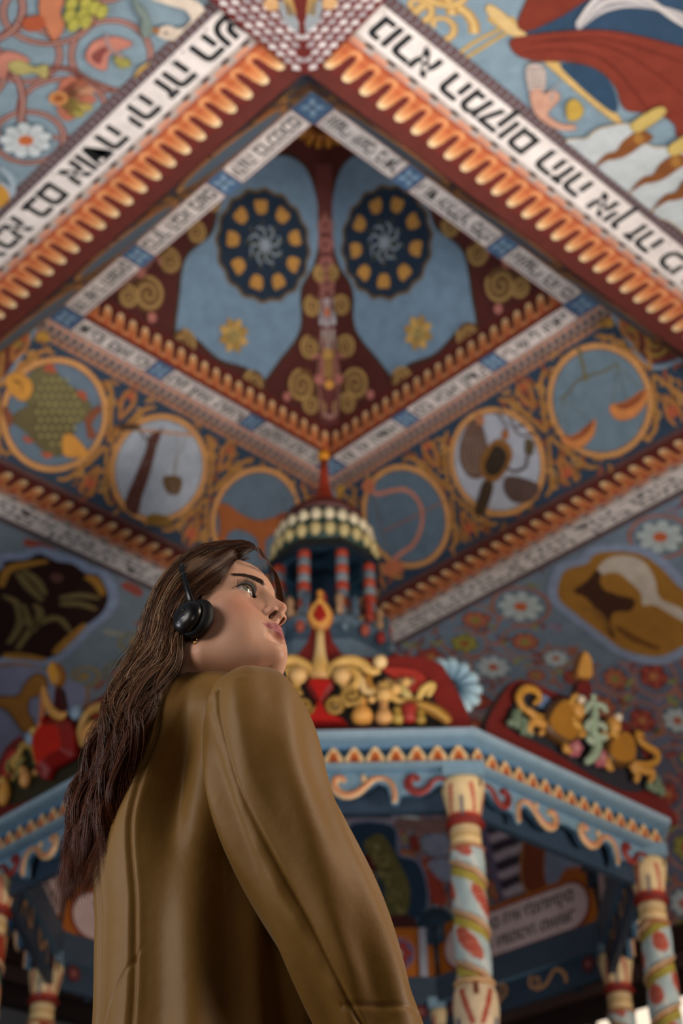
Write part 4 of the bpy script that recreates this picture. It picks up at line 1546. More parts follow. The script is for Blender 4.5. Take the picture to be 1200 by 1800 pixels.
def column(k):
    a = math.radians(-90 + 22.5 + 45 * k)
    x, y = 1.86 * math.cos(a), 1.86 * math.sin(a)
    col = empty('column', Vector((0, 0, 0)))
    col.parent = bimah
    b = bw(x, y, 0)
    col.location = b + Vector((0, 0, 1.2)) - world_loc(bimah)
    ph = rng.uniform(0, 6.28)

    def petals(t, z, i):
        q = ((t + 1.75) * 3 / (2 * PI)) % 1
        d = abs(q - .5) * 2
        e = (z - 3.70) / .18
        if d < .10 and e > .80:
            return '6a3a22'
        if abs(d - (.22 + .38 * max(0, e))) < .11 and .05 < e < .85:
            return 'c8604a'
        if d > .90 and e < .5:
            return '6a6a72'
        if e < .12:
            return 'c04a38'
        return 'f0d3a0'

    mb = MB()
    mb.lathe(b, [(.05, 3.69), (.075, 3.69)] + [(float(np.interp(z_, [3.69, 3.72, 3.77, 3.82, 3.86, 3.885], [.075, .078, .088, .098, .104, .104])), z_) for z_ in np.linspace(3.695, 3.885, 22)] + [(.09, 3.90), (.05, 3.93)], None, 96, petals)
    mb.build('capital', WOODMAT, col)
    mb = MB()
    mb.box(b + Vector((0, 0, 3.93)), (.10, 0, 0), (0, .10, 0), (0, 0, .035), '86a4b6')
    mb.build('abacus', WOODMAT, col)
    mb = MB()
    mb.lathe(b, [(.05, 3.66), (.088, 3.665), (.094, 3.678), (.088, 3.692), (.05, 3.70)], '8a2a22', 32)
    mb.lathe(b, [(.05, 3.565), (.068, 3.565), (.072, 3.575), (.071, 3.60), (.073, 3.605), (.071, 3.61), (.071, 3.65), (.066, 3.665)], ['c8925c', 'e8c48c', 'f0d09a', 'eec88c', 'b88850', 'eec88c', 'f2d8a8', 'c8925c'], 32)
    mb.lathe(b, [(.05, 3.535), (.084, 3.54), (.086, 3.55), (.078, 3.56), (.05, 3.567)], ['a03a30', 'a03a30', 'e0b07a', 'a03a30', 'a03a30'], 32)
    mb.build('neck_ring', WOODMAT, col)

    def shaft(z0, z1):
        pitch = .235
        hand = 1 if k % 2 == 0 else -1
        left = k in (-2, 6, -3, 5)

        def hel(t, z):
            return ((hand * t / (2 * PI)) + (z - z1) / pitch + ph / 6) % 1

        def colf(t, z, i):
            h = hel(t, z)
            if h < .05:
                return '8a2c22'
            if h < .10:
                return 'eccb98'
            if h < .13:
                return '8a2c22'
            q = (t * 3 / (2 * PI) + (z - z0) * 2.4) % 1
            if left:
                return ('f0cf98' if abs(q - .5) < .2 else ('b0442a' if h < .62 else '2f5a52'))
            dd = math.hypot((q - .5) * 1.5, (h - .55) * 1.6)
            if dd < .42:
                return 'b8463a' if int(t * 23 + z * 170) % 3 else 'd88a70'
            if h > .80:
                return 'b8a84c'
            return 'bdd0d0' if (int(q * 5) % 2 == 0) else 'd9dfd8'

        def disp(t, z, r):
            h = hel(t, z)
            return r + (.012 * math.exp(-((h - .09) / .06) ** 2)) + .010 * math.sin(PI * h)
        n = int((z1 - z0) / .008)
        mb = MB()
        mb.lathe(b, [(.072, z0 + (z1 - z0) * i / n) for i in range(n + 1)], None, 64, colf, disp=disp)
        mb.build('twisted_shaft', WOODMAT, col)
    shaft(2.93, 3.54)

    def lotus(t, z, i):
        q = ((t + 1.6) * 3 / (2 * PI)) % 1
        d = abs(q - .5) * 2
        e = (z - 2.70) / .2
        if abs(d - (.85 - .6 * e)) < .13 and .12 < e < .9:
            return 'b84a34'
        if d > .86 and e > .75:
            return '7a3424'
        if d < .12 and e < .3:
            return '35507a'
        return 'efd6b0'
    mb = MB()
    mb.lathe(b, [(.06, 2.905), (.088, 2.91), (.094, 2.92), (.086, 2.932), (.06, 2.94)], ['a03a30', 'c8925c', 'eccb98', 'a03a30', 'a03a30'], 32)
    mb.lathe(b, [(float(np.interp(z_, [2.70, 2.71, 2.76, 2.81, 2.87, 2.905], [.07, .088, .098, .102, .098, .085])), z_) for z_ in np.linspace(2.70, 2.905, 24)], None, 96, lotus)
    mb.lathe(b, [(.06, 2.665), (.098, 2.67), (.102, 2.685), (.094, 2.70), (.06, 2.71)], ['a03a30', 'c8925c', 'eccb98', 'a03a30', 'a03a30'], 32)
    mb.build('lotus_ring', WOODMAT, col)
    shaft(1.62, 2.67)
    mb = MB()
    mb.lathe(b, [(.12, 1.20), (.12, 1.28), (.09, 1.32), (.10, 1.40), (.11, 1.48), (.085, 1.56), (.09, 1.60), (.07, 1.63)], ['7a2a22', '7a2a22', 'eccb98', 'c8925c', 'eccb98', 'a03a30', 'eccb98', 'a03a30'], 32)
    mb.build('column_base', WOODMAT, col)
    return col


for k in range(8):
    column(k if k < 5 else k - 8)

# base platform, parapet (below the frame)
mb = MB()
octa(mb, [(1.95, 1.2, '8a7a68'), (1.95, 1.12, '9a8a74'), (1.88, 1.10, '8f8474'), (1.88, .12, '7a6c5c'), (1.95, .10, '7a6c5c'), (1.95, 0, '5a5044'), (0.02, 0, '5a5044'), (0.02, 1.2, '6a4a34')])
mb.build('platform', WOODMAT, bimah)
mb = MB()
octa(mb, [(1.80, 1.9, '7f9cae'), (1.80, 1.84, '5a1f1a'), (1.76, 1.82, '33506c'), (1.76, 1.21, '33506c'), (1.72, 1.21, '33506c'), (1.72, 1.84, '33506c'), (1.70, 1.9, '7f9cae')])
mb.build('parapet', WOODMAT, bimah)


# ---- pediments ------------------------------------------------------------
class FaceP:
    def __init__(self, phi, ap):
        self.m, self.t = fr(phi)
        self.pt = Paint(bw(0, 0, 0) + self.m * ap, self.t, Vector((0, 0, 1)), self.m)

    def w(self, x, y, d=0.0):
        u, v = self.pt.px1(x, y)
        return self.pt.P(u, v, 0) + self.m * d

    def uv(self, u, v, d=0.0):
        return self.pt.P(u, v, 0) + self.m * d

    def line(self, pts, d=0.0, n=6, px=True, closed=False):
        P3 = [self.w(*p, d) if px else self.uv(*p, d) for p in pts]
        return smooth(P3, closed, n)


def taper(n, r0, a=.35, b=.3):
    return [r0 * (a + (1 - a) * math.sin(PI * (i + .5) / n) ** .6) for i in range(n)]


G1, G2 = 'd8ac62', 'a87434'


def tube_px(F, mb, pts, r, col, d=.02, tp=True, n=6, px=True, flat=.8):
    L = F.line(pts, d, n, px)
    mb.tube(L, taper(len(L), r) if tp else r, col, 8, flat, F.m)


def spiral_uv(F, mb, c, r, turns, a0, w, col, hand=1, d=.03, n=30):
    pts = []
    for i in range(n + 1):
        t = i / n
        rr = r * (1 - t) ** .9 + .004
        a = a0 + hand * 2 * PI * turns * t
        pts.append(F.uv(c[0] + rr * math.cos(a), c[1] + rr * math.sin(a), d + .02 * t))
    mb.tube(pts, [w * (1 - .45 * i / n) for i in range(n + 1)], col, 8, .8, F.m)


def board(F, name, outline, inner=None, col='6e201a', side='3c120e'):
    pts = [F.w(*p) for p in outline]
    pts = smooth(pts, True, 3)
    mb = MB()
    mb.slab(pts, F.m, .05, col, side, bevel=.006)
    return mb


def front_pediment(phi):
    F0 = FaceP(-90, 1.77)
    F = FaceP(phi, 1.77)

    def uvp(x, y):
        return F0.pt.px1(x, y)
    # all shapes are drawn once for the front face and turned to the face wanted
    F.w = lambda x, y, d=0.0: F.uv(*uvp(x, y), d)
    ped = empty('pediment', F.uv(0, 4.1))
    ped.parent = bimah
    ped.location = F.uv(0, 4.1) - world_loc(bimah)
    c0 = 563
    half = [(c0 + 268, 1287), (c0 + 262, 1262), (c0 + 240, 1215), (c0 + 215, 1172), (c0 + 180, 1156), (c0 + 80, 1158), (c0 + 38, 1152), (c0 + 22, 1130), (c0 + 14, 1100), (c0 + 8, 1085)]
    out = half + [(2 * c0 - x, y) for x, y in half[::-1]]
    mb = MB()
    mb.slab([F.w(*p) for p in out], F.m, .045, '7a221c', '4a1410', bevel=.006)
    bd = mb.build('backboard', WOODMAT, ped)
    # solid dark sheet, painted shade for the gaps behind the carving, and rosy panels at the sides
    mb = MB()
    halfi = [(c0 + 225, 1283), (c0 + 196, 1226), (c0 + 170, 1190), (c0 + 60, 1180), (c0, 1176)]
    mb.slab([F.w(*p, .026) for p in halfi + [(2 * c0 - x, y) for x, y in halfi[::-1][1:]]], F.m, .01, '1c1614')
    for sg in (-1, 1):
        ptz = [(c0 + sg * 110, 1182), (c0 + sg * 168, 1186), (c0 + sg * 188, 1212), (c0 + sg * 150, 1226), (c0 + sg * 130, 1200)]
        mb.slab(smooth([F.w(*p, .036) for p in ptz], True, 3), F.m, .02, 'a8382e')
    mb.build('dark_gap_panel', WOODMAT, bd)
    # crimson vase
    mb = MB()
    prof = [(78, 1284), (60, 1272), (26, 1264), (12, 1246), (24, 1232), (38, 1218), (34, 1206), (0, 1203)]
    L = [(c0 + x * .62, y) for x, y in prof] + [(c0 - x * .62, y) for x, y in prof[::-1][1:]]
    mb.slab([F.w(*p, .055) for p in L], F.m, .07, 'b32420', '7a1614', bevel=.02)
    mb.build('crimson_vase', WOODMAT, bd)
    # finial: stem, drop and knob
    mb = MB()
    mb.tube([F.w(c0, y, .05) for y in (1204, 1180, 1160, 1135, 1105)], [.055, .045, .03, .022, .02], ['b88a50', 'd8ac62', 'd8b880', 'd8b880', 'c89a58'], 10, .7, F.m)
    mb.build('finial_stem', WOODMAT, ped)
    mb = MB()
    dr = [(0, 1048), (6, 1052), (5, 1064), (14, 1074), (22, 1088), (22, 1100), (14, 1112), (0, 1117)]
    mb.slab(smooth([F.w(c0 + x, y, .05) for x, y in dr] + [F.w(c0 - x, y, .05) for x, y in dr[::-1][1:-1]], True, 4), F.m, .05, 'e0a456', 'b07030', bevel=.012)
    fin = mb.build('finial_drop', WOODMAT, ped)
    mb = MB()
    dr = [(0, 1076), (8, 1087), (11, 1096), (7, 1104), (0, 1107)]
    mb.slab(smooth([F.w(c0 + x, y, .08) for x, y in dr] + [F.w(c0 - x, y, .08) for x, y in dr[::-1][1:-1]], True, 4), F.m, .02, '9a2018', bevel=.005)
    mb.build('red_drop', WOODMAT, fin)
    for sg in (-1, 1):
        X = lambda x: c0 + sg * x
        mb = MB()
        T = lambda pts, r, c, d=.055, tp=True: tube_px(F, mb, [(X(x), y) for x, y in pts], r, c, d, tp)
        # big upper volute with its ball
        T([(14, 1196), (24, 1180), (48, 1170), (72, 1176), (88, 1190), (105, 1188)], .030, G1)
        mb.ball(F.w(X(105), 1176, .07), .036, col='e6c48c')
        mb.ball(F.w(X(38), 1200, .07), .046, col='dcb074')
        T([(22, 1186), (52, 1186), (66, 1202), (56, 1218), (36, 1214)], .026, G1)
        T([(60, 1190), (72, 1206), (76, 1222), (94, 1228)], .022, 'e0bc84')
        T([(92, 1184), (84, 1200), (88, 1216), (104, 1222)], .02, G2)
        spr = [((28, 1256), .050, 1), ((54, 1236), .05, -1)]
        for (x, y), r, hd in spr:
            u, v = uvp(X(x), y)
            mb.ball(F.uv(u, v, .05), r * .9, r * .9, r * .5, '6e5428', (F.m, F.t, Vector((0, 0, 1))))
            spiral_uv(F, mb, (u, v), r, 1.6, 0, .016, 'a8823f', sg * hd, .075)
        # acanthus stem to the side
        T([(76, 1206), (100, 1226), (112, 1212), (120, 1228), (140, 1242), (166, 1238)], .022, G1)
        T([(104, 1210), (112, 1228), (100, 1240)], .02, 'e0bc84')
        T([(140, 1214), (148, 1226), (158, 1236)], .024, 'c8b070')
        T([(170, 1242), (180, 1222), (196, 1214), (188, 1234)], .022, 'd8b468')
        T([(150, 1244), (186, 1252), (212, 1266), (226, 1280)], .034, G2)
        T([(170, 1250), (200, 1262), (222, 1280)], .014, 'd0a050', .085)
        for (x, y), r in (((112, 1232), .04), ((90, 1240), .02), ((132, 1222), .03), ((150, 1210), .025)):
            mb.ball(F.w(X(x), y, .06), r, col='dcae6a')
        # little gilded flasks and a red bud standing on the cornice
        for x, h, c in ((74, 44, 'e0a054'), (112, 36, 'dca468'), (136, 26, 'b8964a'), (176, 22, 'a8863c')):
            b = F.w(X(x), 1282, .06)
            s = h / 44
            mb.lathe(b, [(.02, 0), (.046 * s, .012), (.055 * s, .04 * s), (.04 * s, .075 * s), (.018, .10 * s), (.024, .125 * s), (.012, .15 * s)], c, 14)
        b = F.w(X(156), 1280, .06)
        mb.lathe(b, [(.02, 0), (.035, .01), (.03, .04), (.04, .06), (.036, .09), (.01, .11)], 'a0342c', 14)
        for q in range(7):
            mb.ball(F.w(X(118 + 7 * q), 1206 + 4 * (q % 3), .05), .018, col=['8a6a4a', 'b08a4a', '7a4a3a'][q % 3])
        mb.build('gilded_scrollwork', WOODMAT, ped)
    return ped


def side_board(phi, ap, outline, name='backboard'):
    F = FaceP(phi, ap)
    c = F.uv(0, 4.1)
    ped = empty('pediment', c)
    ped.parent = bimah
    ped.location = c - world_loc(bimah)
    mb = MB()
    mb.slab(smooth([F.w(*p) for p in outline], True, 3), F.m, .045, '6a201c', '3c120e', bevel=.006)
    bd = mb.build('backboard', WOODMAT, ped)
    return F, ped, bd


front_pediment(-90)
for ph_ in (0, 180, 90):
    front_pediment(ph_)

# pediment with two gilded lions beside a green plant
F, ped, bd = side_board(-45, 1.77, [(850, 1292), (853, 1262), (873, 1228), (890, 1205), (905, 1197), (925, 1198), (965, 1216), (998, 1226), (1008, 1212), (1012, 1200), (1032, 1200), (1038, 1240), (1052, 1260),
                                    (1085, 1268), (1120, 1292), (1140, 1325), (1148, 1368), (1160, 1408), (1182, 1432), (1178, 1455), (1100, 1418), (1000, 1362), (900, 1318)])
mb = MB()
mb.slab(smooth([F.w(*p, .024) for p in [(885, 1282), (893, 1240), (908, 1216), (925, 1214), (965, 1236), (1005, 1250), (1045, 1275), (1085, 1288), (1112, 1308), (1128, 1345), (1135, 1385), (1100, 1395), (1040, 1370), (960, 1320)]], True, 3), F.m, .01, '2c2c34')  # dark sheet painted as the shade in the carving's gaps
mb.slab(smooth([F.w(*p, .03) for p in [(935, 1225), (952, 1228), (962, 1240), (950, 1250), (938, 1245)]], True, 3), F.m, .01, '667ea0')
mb.build('dark_gap_panel', WOODMAT, bd)


def lion(pts_body, head, muzz, tail, legs, mane):
    mb = MB()
    mb.slab(smooth([F.w(*p, .06) for p in pts_body], True, 4), F.m, .075, 'a8742c', '5a3a14', bevel=.02)
    hx, hy = head
    mb.ball(F.w(hx, hy, .08), .05, .042, .055, 'c8924a', (F.t, F.m, Vector((0, 0, 1))))
    mb.ball(F.w(*muzz, .11), .026, col='e2d2b8')
    for r in mane:
        tube_px(F, mb, r, .016, 'd0a050', .10)
    for q in tail:
        tube_px(F, mb, q, .024, 'c08a3c', .06)
    for q in legs:
        tube_px(F, mb, q, .024, 'c8924a', .07)
    mb.build('gilded_lion', WOODMAT, ped)


lion([(940, 1262), (955, 1242), (972, 1236), (990, 1250), (1000, 1275), (998, 1302), (980, 1318), (965, 1312), (945, 1298), (936, 1280)], (992, 1258), (992, 1243),
     [[(945, 1270), (920, 1262), (902, 1250), (896, 1232), (908, 1218), (926, 1222), (932, 1236), (922, 1244)]],
     [[(942, 1285), (928, 1280), (915, 1262), (903, 1256)], [(950, 1296), (938, 1282), (922, 1275), (910, 1290), (918, 1298)], [(990, 1290), (1000, 1298), (1010, 1296)], [(975, 1315), (975, 1325), (985, 1328)], [(935, 1300), (930, 1292)]],
     [[(980, 1270), (985, 1285), (998, 1292)], [(976, 1250), (980, 1240), (988, 1232)]])
lion([(1045, 1312), (1058, 1296), (1075, 1292), (1090, 1305), (1096, 1325), (1094, 1348), (1078, 1356), (1058, 1352), (1044, 1336)], (1056, 1285), (1057, 1274),
     [[(1095, 1345), (1118, 1350), (1136, 1345), (1138, 1330), (1120, 1318), (1108, 1308), (1104, 1295), (1116, 1300)]],
     [[(1092, 1348), (1110, 1362), (1128, 1365), (1122, 1385)], [(1088, 1352), (1100, 1368), (1098, 1382)], [(1052, 1338), (1048, 1352), (1058, 1360)], [(1060, 1300), (1048, 1302), (1038, 1296)]],
     [[(1048, 1288), (1050, 1300), (1060, 1306)]])
mb = MB()
tube_px(F, mb, [(1010, 1348), (1025, 1335), (1030, 1312), (1022, 1290), (1026, 1262), (1024, 1240)], .036, '9db094', .07)
for q in ([(1024, 1240), (1012, 1250), (1006, 1262)], [(1026, 1246), (1040, 1252), (1044, 1262)], [(1024, 1275), (1010, 1282), (1012, 1294)], [(1026, 1282), (1038, 1284), (1044, 1294)], [(1028, 1310), (1016, 1312), (1010, 1302)], [(1024, 1240), (1020, 1230)],
          [(1030, 1300), (1040, 1306), (1044, 1300)]):
    tube_px(F, mb, q, .02, 'a9b8a0', .08)
mb.build('green_plant', WOODMAT, ped)
for grp in (([(893, 1288), (890, 1268), (896, 1256)], [(884, 1284), (880, 1272)], [(902, 1298), (905, 1280), (898, 1270)], [(912, 1300), (914, 1290)]), ([(1132, 1398), (1138, 1382), (1134, 1370)], [(1144, 1404), (1146, 1388)], [(1124, 1394), (1126, 1380)])):
    mb = MB()
    for q in grp:
        tube_px(F, mb, q, .03, '6f8068', .06)
    mb.build('leaf_tuft', WOODMAT, ped)

for (x, y) in ((992, 1322), (1038, 1340)):
    mb = MB()
    for q in range(6):
        a_ = q * PI / 3
        mb.ball(F.w(x + 9 * math.cos(a_), y + 10 * math.sin(a_), .06), .022, col='b0606a')
    mb.ball(F.w(x, y, .07), .022, col='c88a88')
    mb.build('pink_flower', WOODMAT, ped)
mb = MB()
mb.slab(smooth([F.w(*p) for p in [(1010, 1192), (1010, 1172), (1018, 1150), (1024, 1146), (1034, 1160), (1037, 1180), (1034, 1196)]], True, 4), F.m, .05, 'c8924a', '8a5a2a', bevel=.01)
mb.build('flame_finial', WOODMAT, ped)

# pediment with a scarlet bulb, gilt horns and a flame
F, ped, bd = side_board(-135, 1.77, [(-30, 1480), (-8, 1400), (2, 1345), (20, 1310), (50, 1288), (75, 1272), (92, 1262), (99, 1240), (102, 1212), (110, 1212), (116, 1238), (128, 1254), (150, 1246), (178, 1228), (215, 1212), (250, 1212), (275, 1240), (290, 1290), (200, 1345), (80, 1410)])
mb = MB()
mb.slab(smooth([F.w(*p, .024) for p in [(15, 1415), (18, 1350), (32, 1322), (60, 1300), (85, 1290), (150, 1268), (200, 1236), (245, 1232), (255, 1290), (200, 1325), (90, 1395)]], True, 3), F.m, .01, '33301f')  # dark sheet again, shade between the carvings as colour
mb.slab(smooth([F.w(*p, .034) for p in [(14, 1360), (24, 1330), (40, 1322), (44, 1345), (34, 1370), (20, 1375)]], True, 3), F.m, .02, 'b03a34')
mb.slab(smooth([F.w(*p, .034) for p in [(165, 1262), (185, 1240), (215, 1228), (220, 1250), (190, 1268)]], True, 3), F.m, .02, '8a3028')
mb.build('dark_gap_panel', WOODMAT, bd)
mb = MB()
mb.slab(smooth([F.w(*p, .07) for p in [(112, 1262), (120, 1272), (138, 1272), (150, 1284), (154, 1312), (150, 1338), (128, 1352), (112, 1362), (104, 1378), (94, 1372), (86, 1348), (84, 1318), (92, 1294), (104, 1278)]], True, 5), F.m, .13, 'c02a1c', '8a1812', bevel=.05)
mb.build('scarlet_bulb', WOODMAT, ped)
mb = MB()
tube_px(F, mb, [(103, 1218), (108, 1240), (118, 1260), (134, 1270), (144, 1264)], .026, 'd8a058', .10)
tube_px(F, mb, [(101, 1222), (102, 1250), (100, 1278), (90, 1296)], .020, 'c07a50', .10)
mb.ball(F.w(88, 1296, .10), .028, col='c8a050')
mb.build('gilded_horn', WOODMAT, ped)
for (x, y) in ((75, 1304), (154, 1260)):
    mb = MB()
    mb.ball(F.w(x, y, .07), .038, .038, .045, '8aa0b4')
    mb.ball(F.w(x - 2, y, .10), .02, col='5a7088')
    mb.build('blue_knob', WOODMAT, ped)
for part_ in (0, 1):
  mb = MB()
  for q, r, c in (([(162, 1318), (158, 1290), (170, 1262), (190, 1250), (206, 1262), (208, 1284), (196, 1292)], .028, 'c89a58'), ([(172, 1312), (168, 1296), (180, 1282), (196, 1284)], .03, 'dca060'),
                ([(80, 1348), (78, 1330), (70, 1316), (56, 1318), (50, 1334), (44, 1352)], .024, 'b8924a'), ([(60, 1338), (50, 1350), (46, 1366), (36, 1378)], .02, '8a7a3c'),
                ([(48, 1330), (40, 1344), (46, 1360)], .02, 'c8a058'), ([(214, 1256), (228, 1246), (240, 1262), (232, 1282)], .026, 'c89a58'), ([(36, 1340), (30, 1352), (34, 1366)], .018, '8a7a3c')):
    if (q[0][0] > 112) == bool(part_):
        tube_px(F, mb, q, r, c, .06)
  if part_ == 0:
    mb.ball(F.w(64, 1376, .07), .034, .034, .05, 'dca060')
    mb.ball(F.w(60, 1362, .07), .028, col='d09a54')
    mb.ball(F.w(27, 1402, .07), .036, .036, .07, 'dca050')
    mb.ball(F.w(24, 1380, .07), .03, col='c8984a')
    mb.ball(F.w(80, 1364, .06), .022, col='b88a44')
  mb.build('gilded_scrollwork', WOODMAT, ped)
mb = MB()
mb.slab(smooth([F.w(*p) for p in [(92, 1196), (89, 1180), (96, 1166), (102, 1166), (110, 1180), (110, 1192), (103, 1207), (97, 1206)]], True, 4), F.m, .06, 'e0a040', 'a8702c', bevel=.012)
mb.build('flame_finial', WOODMAT, ped)

# blue fluted rosettes over the corners
for k in range(8):
    a = math.radians(-90 + 22.5 + 45 * k)
    m = bdir(math.cos(a), math.sin(a))
    t = bdir(-math.sin(a), math.cos(a))
    c = bw(1.80 * math.cos(a), 1.80 * math.sin(a), 4.45)
    mb = MB()
    for q in range(12):
        b_ = 2 * PI * q / 12
        d = t * math.cos(b_) + Vector((0, 0, math.sin(b_)))
        mb.tube([c + d * .02 + m * .00, c + d * .05 + m * .015, c + d * .11 + m * .03, c + d * .148 + m * .015, c + d * .155], [.006, .013, .034, .032, .01], ['3c5a70', '55788f', '9dbccb', 'b5cdd4', '7a9cb0'], 8, .6, m)
    mb.ball(c + m * .02, .022, col='16222c')
    mb.tube([c - Vector((0, 0, .33)), c - m * .03], .018, '16222c', 8)
    mb.tube([c - m * .035, c - m * .012], .13, '2a4256', 24)
    mb.build('fluted_rosette', WOODMAT, bimah)

# ---- lantern tower on the middle of the canopy -----------------------------
lantern = empty('lantern_tower', bw(0, 0, 5.2))
lantern.parent = bimah
lantern.location = bw(0, 0, 5.2) - world_loc(bimah)
ax = bw(0, 0, 0)
mb = MB()
mb.lathe(ax, [(.17, 6.66), (.155, 6.70), (.115, 6.76), (.07, 6.84), (.04, 6.94), (.03, 7.05), (.024, 7.16)], 'a8402c', 24)
mb.lathe(ax, [(.27, 6.60), (.26, 6.66), (.16, 6.69), (.1, 6.70)], '5a2a26', 32)
mb.build('red_spire', WOODMAT, lantern)
mb = MB()
mb.ball(ax + Vector((0, 0, 7.20)), .045, col='d88c20')
mb.build('orange_ball', WOODMAT, lantern)
mb = MB()
mb.lathe(ax, [(.30, 6.29), (.335, 6.33), (.315, 6.45), (.28, 6.56), (.22, 6.64), (.1, 6.66)], '2e4a42', 40)
for row, (r, z, s, c) in enumerate(((.325, 6.37, .046, 'd8c48c'), (.298, 6.50, .044, 'f0e2c0'))):
    n = 22
    for k in range(n):
        b_ = 2 * PI * (k + .5 * 0) / n
        mb.ball(ax + bdir(math.cos(b_), math.sin(b_)) * r + Vector((0, 0, z)), s * .9, s * .9, s * 1.15, c, n=10)
mb.build('egg_tile_roof', WOODMAT, lantern)
mb = MB()
LS = lambda prof: octa(mb, prof)
octa(mb, [(.345, 6.25, '16202a'), (.36, 6.235, '10181f'), (.36, 6.21, '1a2c3a'), (.335, 6.20, '46708c'), (.29, 6.235, '3f6682'), (.24, 6.25, '1c3448'), (.02, 6.27, '0f1c2a'), (.02, 6.31, '16202a'), (.31, 6.31, '16202a')])
mb.build('lantern_eave', WOODMAT, lantern)
for k in range(8):
    a = math.radians(-90 + 22.5 + 45 * k)
    b = bw(.315 * math.cos(a), .315 * math.sin(a), 0)
    prof, cl = [], []
    z = 5.66
    i = 0
    while z < 6.21:
        prof += [(.034, z), (.041, z + .01), (.041, z + .05), (.034, z + .06)]
        c = ['c0503c', '93a0a8', 'c8604a', '7c8a94'][i % 4]
        cl += [c] * 4
        z += .062
        i += 1
    mb = MB()
    mb.lathe(b, prof, cl, 14)
    mb.build('lantern_column', WOODMAT, lantern)
mb = MB()
octa(mb, [(.40, 5.67, '6f8798'), (.42, 5.64, '5c7488'), (.40, 5.60, '4a6276'), (.40, 5.50, 'a2453a'), (.43, 5.48, '6f8798'), (.45, 5.20, '3c5468'), (.02, 5.20, '2c3c4a'), (.02, 5.67, '2c3c4a')])
mb.lathe(ax, [(.12, 5.66), (.14, 5.7), (.14, 6.1), (.1, 6.2)], '14283c', 24)  # dark core added so the inside of the lantern looks unlit
for k in range(24):
    b_ = 2 * PI * k / 24
    b = ax + bdir(math.cos(b_), math.sin(b_)) * .405
    mb.lathe(b, [(.012, 5.68), (.026, 5.70), (.02, 5.74), (.028, 5.79), (.014, 5.83)], ['b8483a', 'c8a07a', '5a7080'][k % 3], 10)
for k in range(20):
    b_ = 2 * PI * k / 20
    mb.ball(ax + bdir(math.cos(b_), math.sin(b_)) * .44 + Vector((0, 0, 5.58)), .03, .03, .045, ['b03a34', '6c8292', 'c0604a'][k % 3], n=8)
mb.build('lantern_gallery', WOODMAT, lantern)
for k in (0, 7):
    a = math.radians(-90 + 22.5 + 45 * k)
    e = lambda r, z: bw(r * math.cos(a), r * math.sin(a), z)
    mb = MB()
    mb.tube(smooth([e(1.72, 4.09), e(1.60, 4.42), (e(1.30, 4.80)), e(.85, 5.08), e(.44, 5.24)], False, 5), .035, '4a6276', 8)
    mb.build('curved_rib', WOODMAT, bimah)
# ------------------------------------------------------------------ the visitor
HS = Vector((-0.535, -0.837, 0.112)).normalized()
HF = Vector((0.822, -0.485, 0.300))
HF = (HF - HS * HF.dot(HS)).normalized()
HU = HS.cross(HF)
if HU.z < 0:
    HU = -HU
HT = at_depth(379.7, 1149.0, 1.995)
HU = HU.normalized()


def hw(s, f, u):
    return HT + HS * s + HF * f + HU * u


person = empty('person', Vector((-0.14, 1.66, 0)), 'woman in a khaki brown coat seen from behind and below, wearing headphones and looking up', 'person')
bpy.context.view_layer.update()


def grid(lo, hi, h):
    ax_ = [np.arange(lo[i], hi[i] + h, h) for i in range(3)]
    return ax_, np.meshgrid(*ax_, indexing='ij')


def surface_nets(D, ax_):
    """closed surface at D = 0 by naive surface nets"""
    nx, ny, nz = D.shape
    ins = D < 0
    c = np.zeros((nx - 1, ny - 1, nz - 1), dtype=np.int32)
    offs = [(i, j, k) for i in (0, 1) for j in (0, 1) for k in (0, 1)]
    for (i, j, k) in offs:
        c += ins[i:nx - 1 + i, j:ny - 1 + j, k:nz - 1 + k]
    act = (c > 0) & (c < 8)
    idx = np.argwhere(act)
    num = np.full(act.shape, -1, dtype=np.int64)
    num[act] = np.arange(len(idx))
    acc = np.zeros((len(idx), 3))
    cnt = np.zeros(len(idx))
    for a in offs:
        for d in range(3):
            if a[d] == 1:
                continue
            b = list(a)
            b[d] = 1
            ia = idx + np.array(a)
            ib = idx + np.array(b)
            va = D[ia[:, 0], ia[:, 1], ia[:, 2]]
            vb = D[ib[:, 0], ib[:, 1], ib[:, 2]]
            cr = (va < 0) != (vb < 0)
            t = np.where(cr, va / np.where(np.abs(va - vb) < 1e-12, 1, va - vb), 0)
            p = np.array(a)[None, :] + t[:, None] * (np.array(b) - np.array(a))[None, :]
            acc[cr] += p[cr]
            cnt[cr] += 1
    loc = acc / np.maximum(cnt, 1)[:, None] + idx
    h = [ax_[i][1] - ax_[i][0] for i in range(3)]
    V = np.stack([ax_[i][0] + loc[:, i] * h[i] for i in range(3)], 1)
    F = []
    for d in range(3):
        e1, e2 = [(1, 2), (2, 0), (0, 1)][d]
        sl_a = [slice(0, -1) if q == d else slice(1, -1) for q in range(3)]
        sl_b = [slice(1, None) if q == d else slice(1, -1) for q in range(3)]
        A, B = ins[tuple(sl_a)], ins[tuple(sl_b)]
        for flip in (False, True):
            m_ = (A & ~B) if not flip else (~A & B)
            e = np.argwhere(m_)
            if len(e) == 0:
                continue
            base = e.copy()
            for q in range(3):
                if q != d:
                    base[:, q] += 1
            u1 = np.zeros(3, dtype=int)
            u2 = np.zeros(3, dtype=int)
            u1[e1] = 1
            u2[e2] = 1
            q0 = base - u1 - u2
            q1 = base - u2
            q2 = base
            q3 = base - u1
            qs = [num[q[:, 0], q[:, 1], q[:, 2]] for q in (q0, q1, q2, q3)]
            if flip:
                qs = qs[::-1]
            F.append(np.stack(qs, 1))
    return V, np.concatenate(F)


def smin(a, b, k):
    h = np.clip(0.5 + 0.5 * (b - a) / k, 0, 1)
    return b * (1 - h) + a * h - k * h * (1 - h)


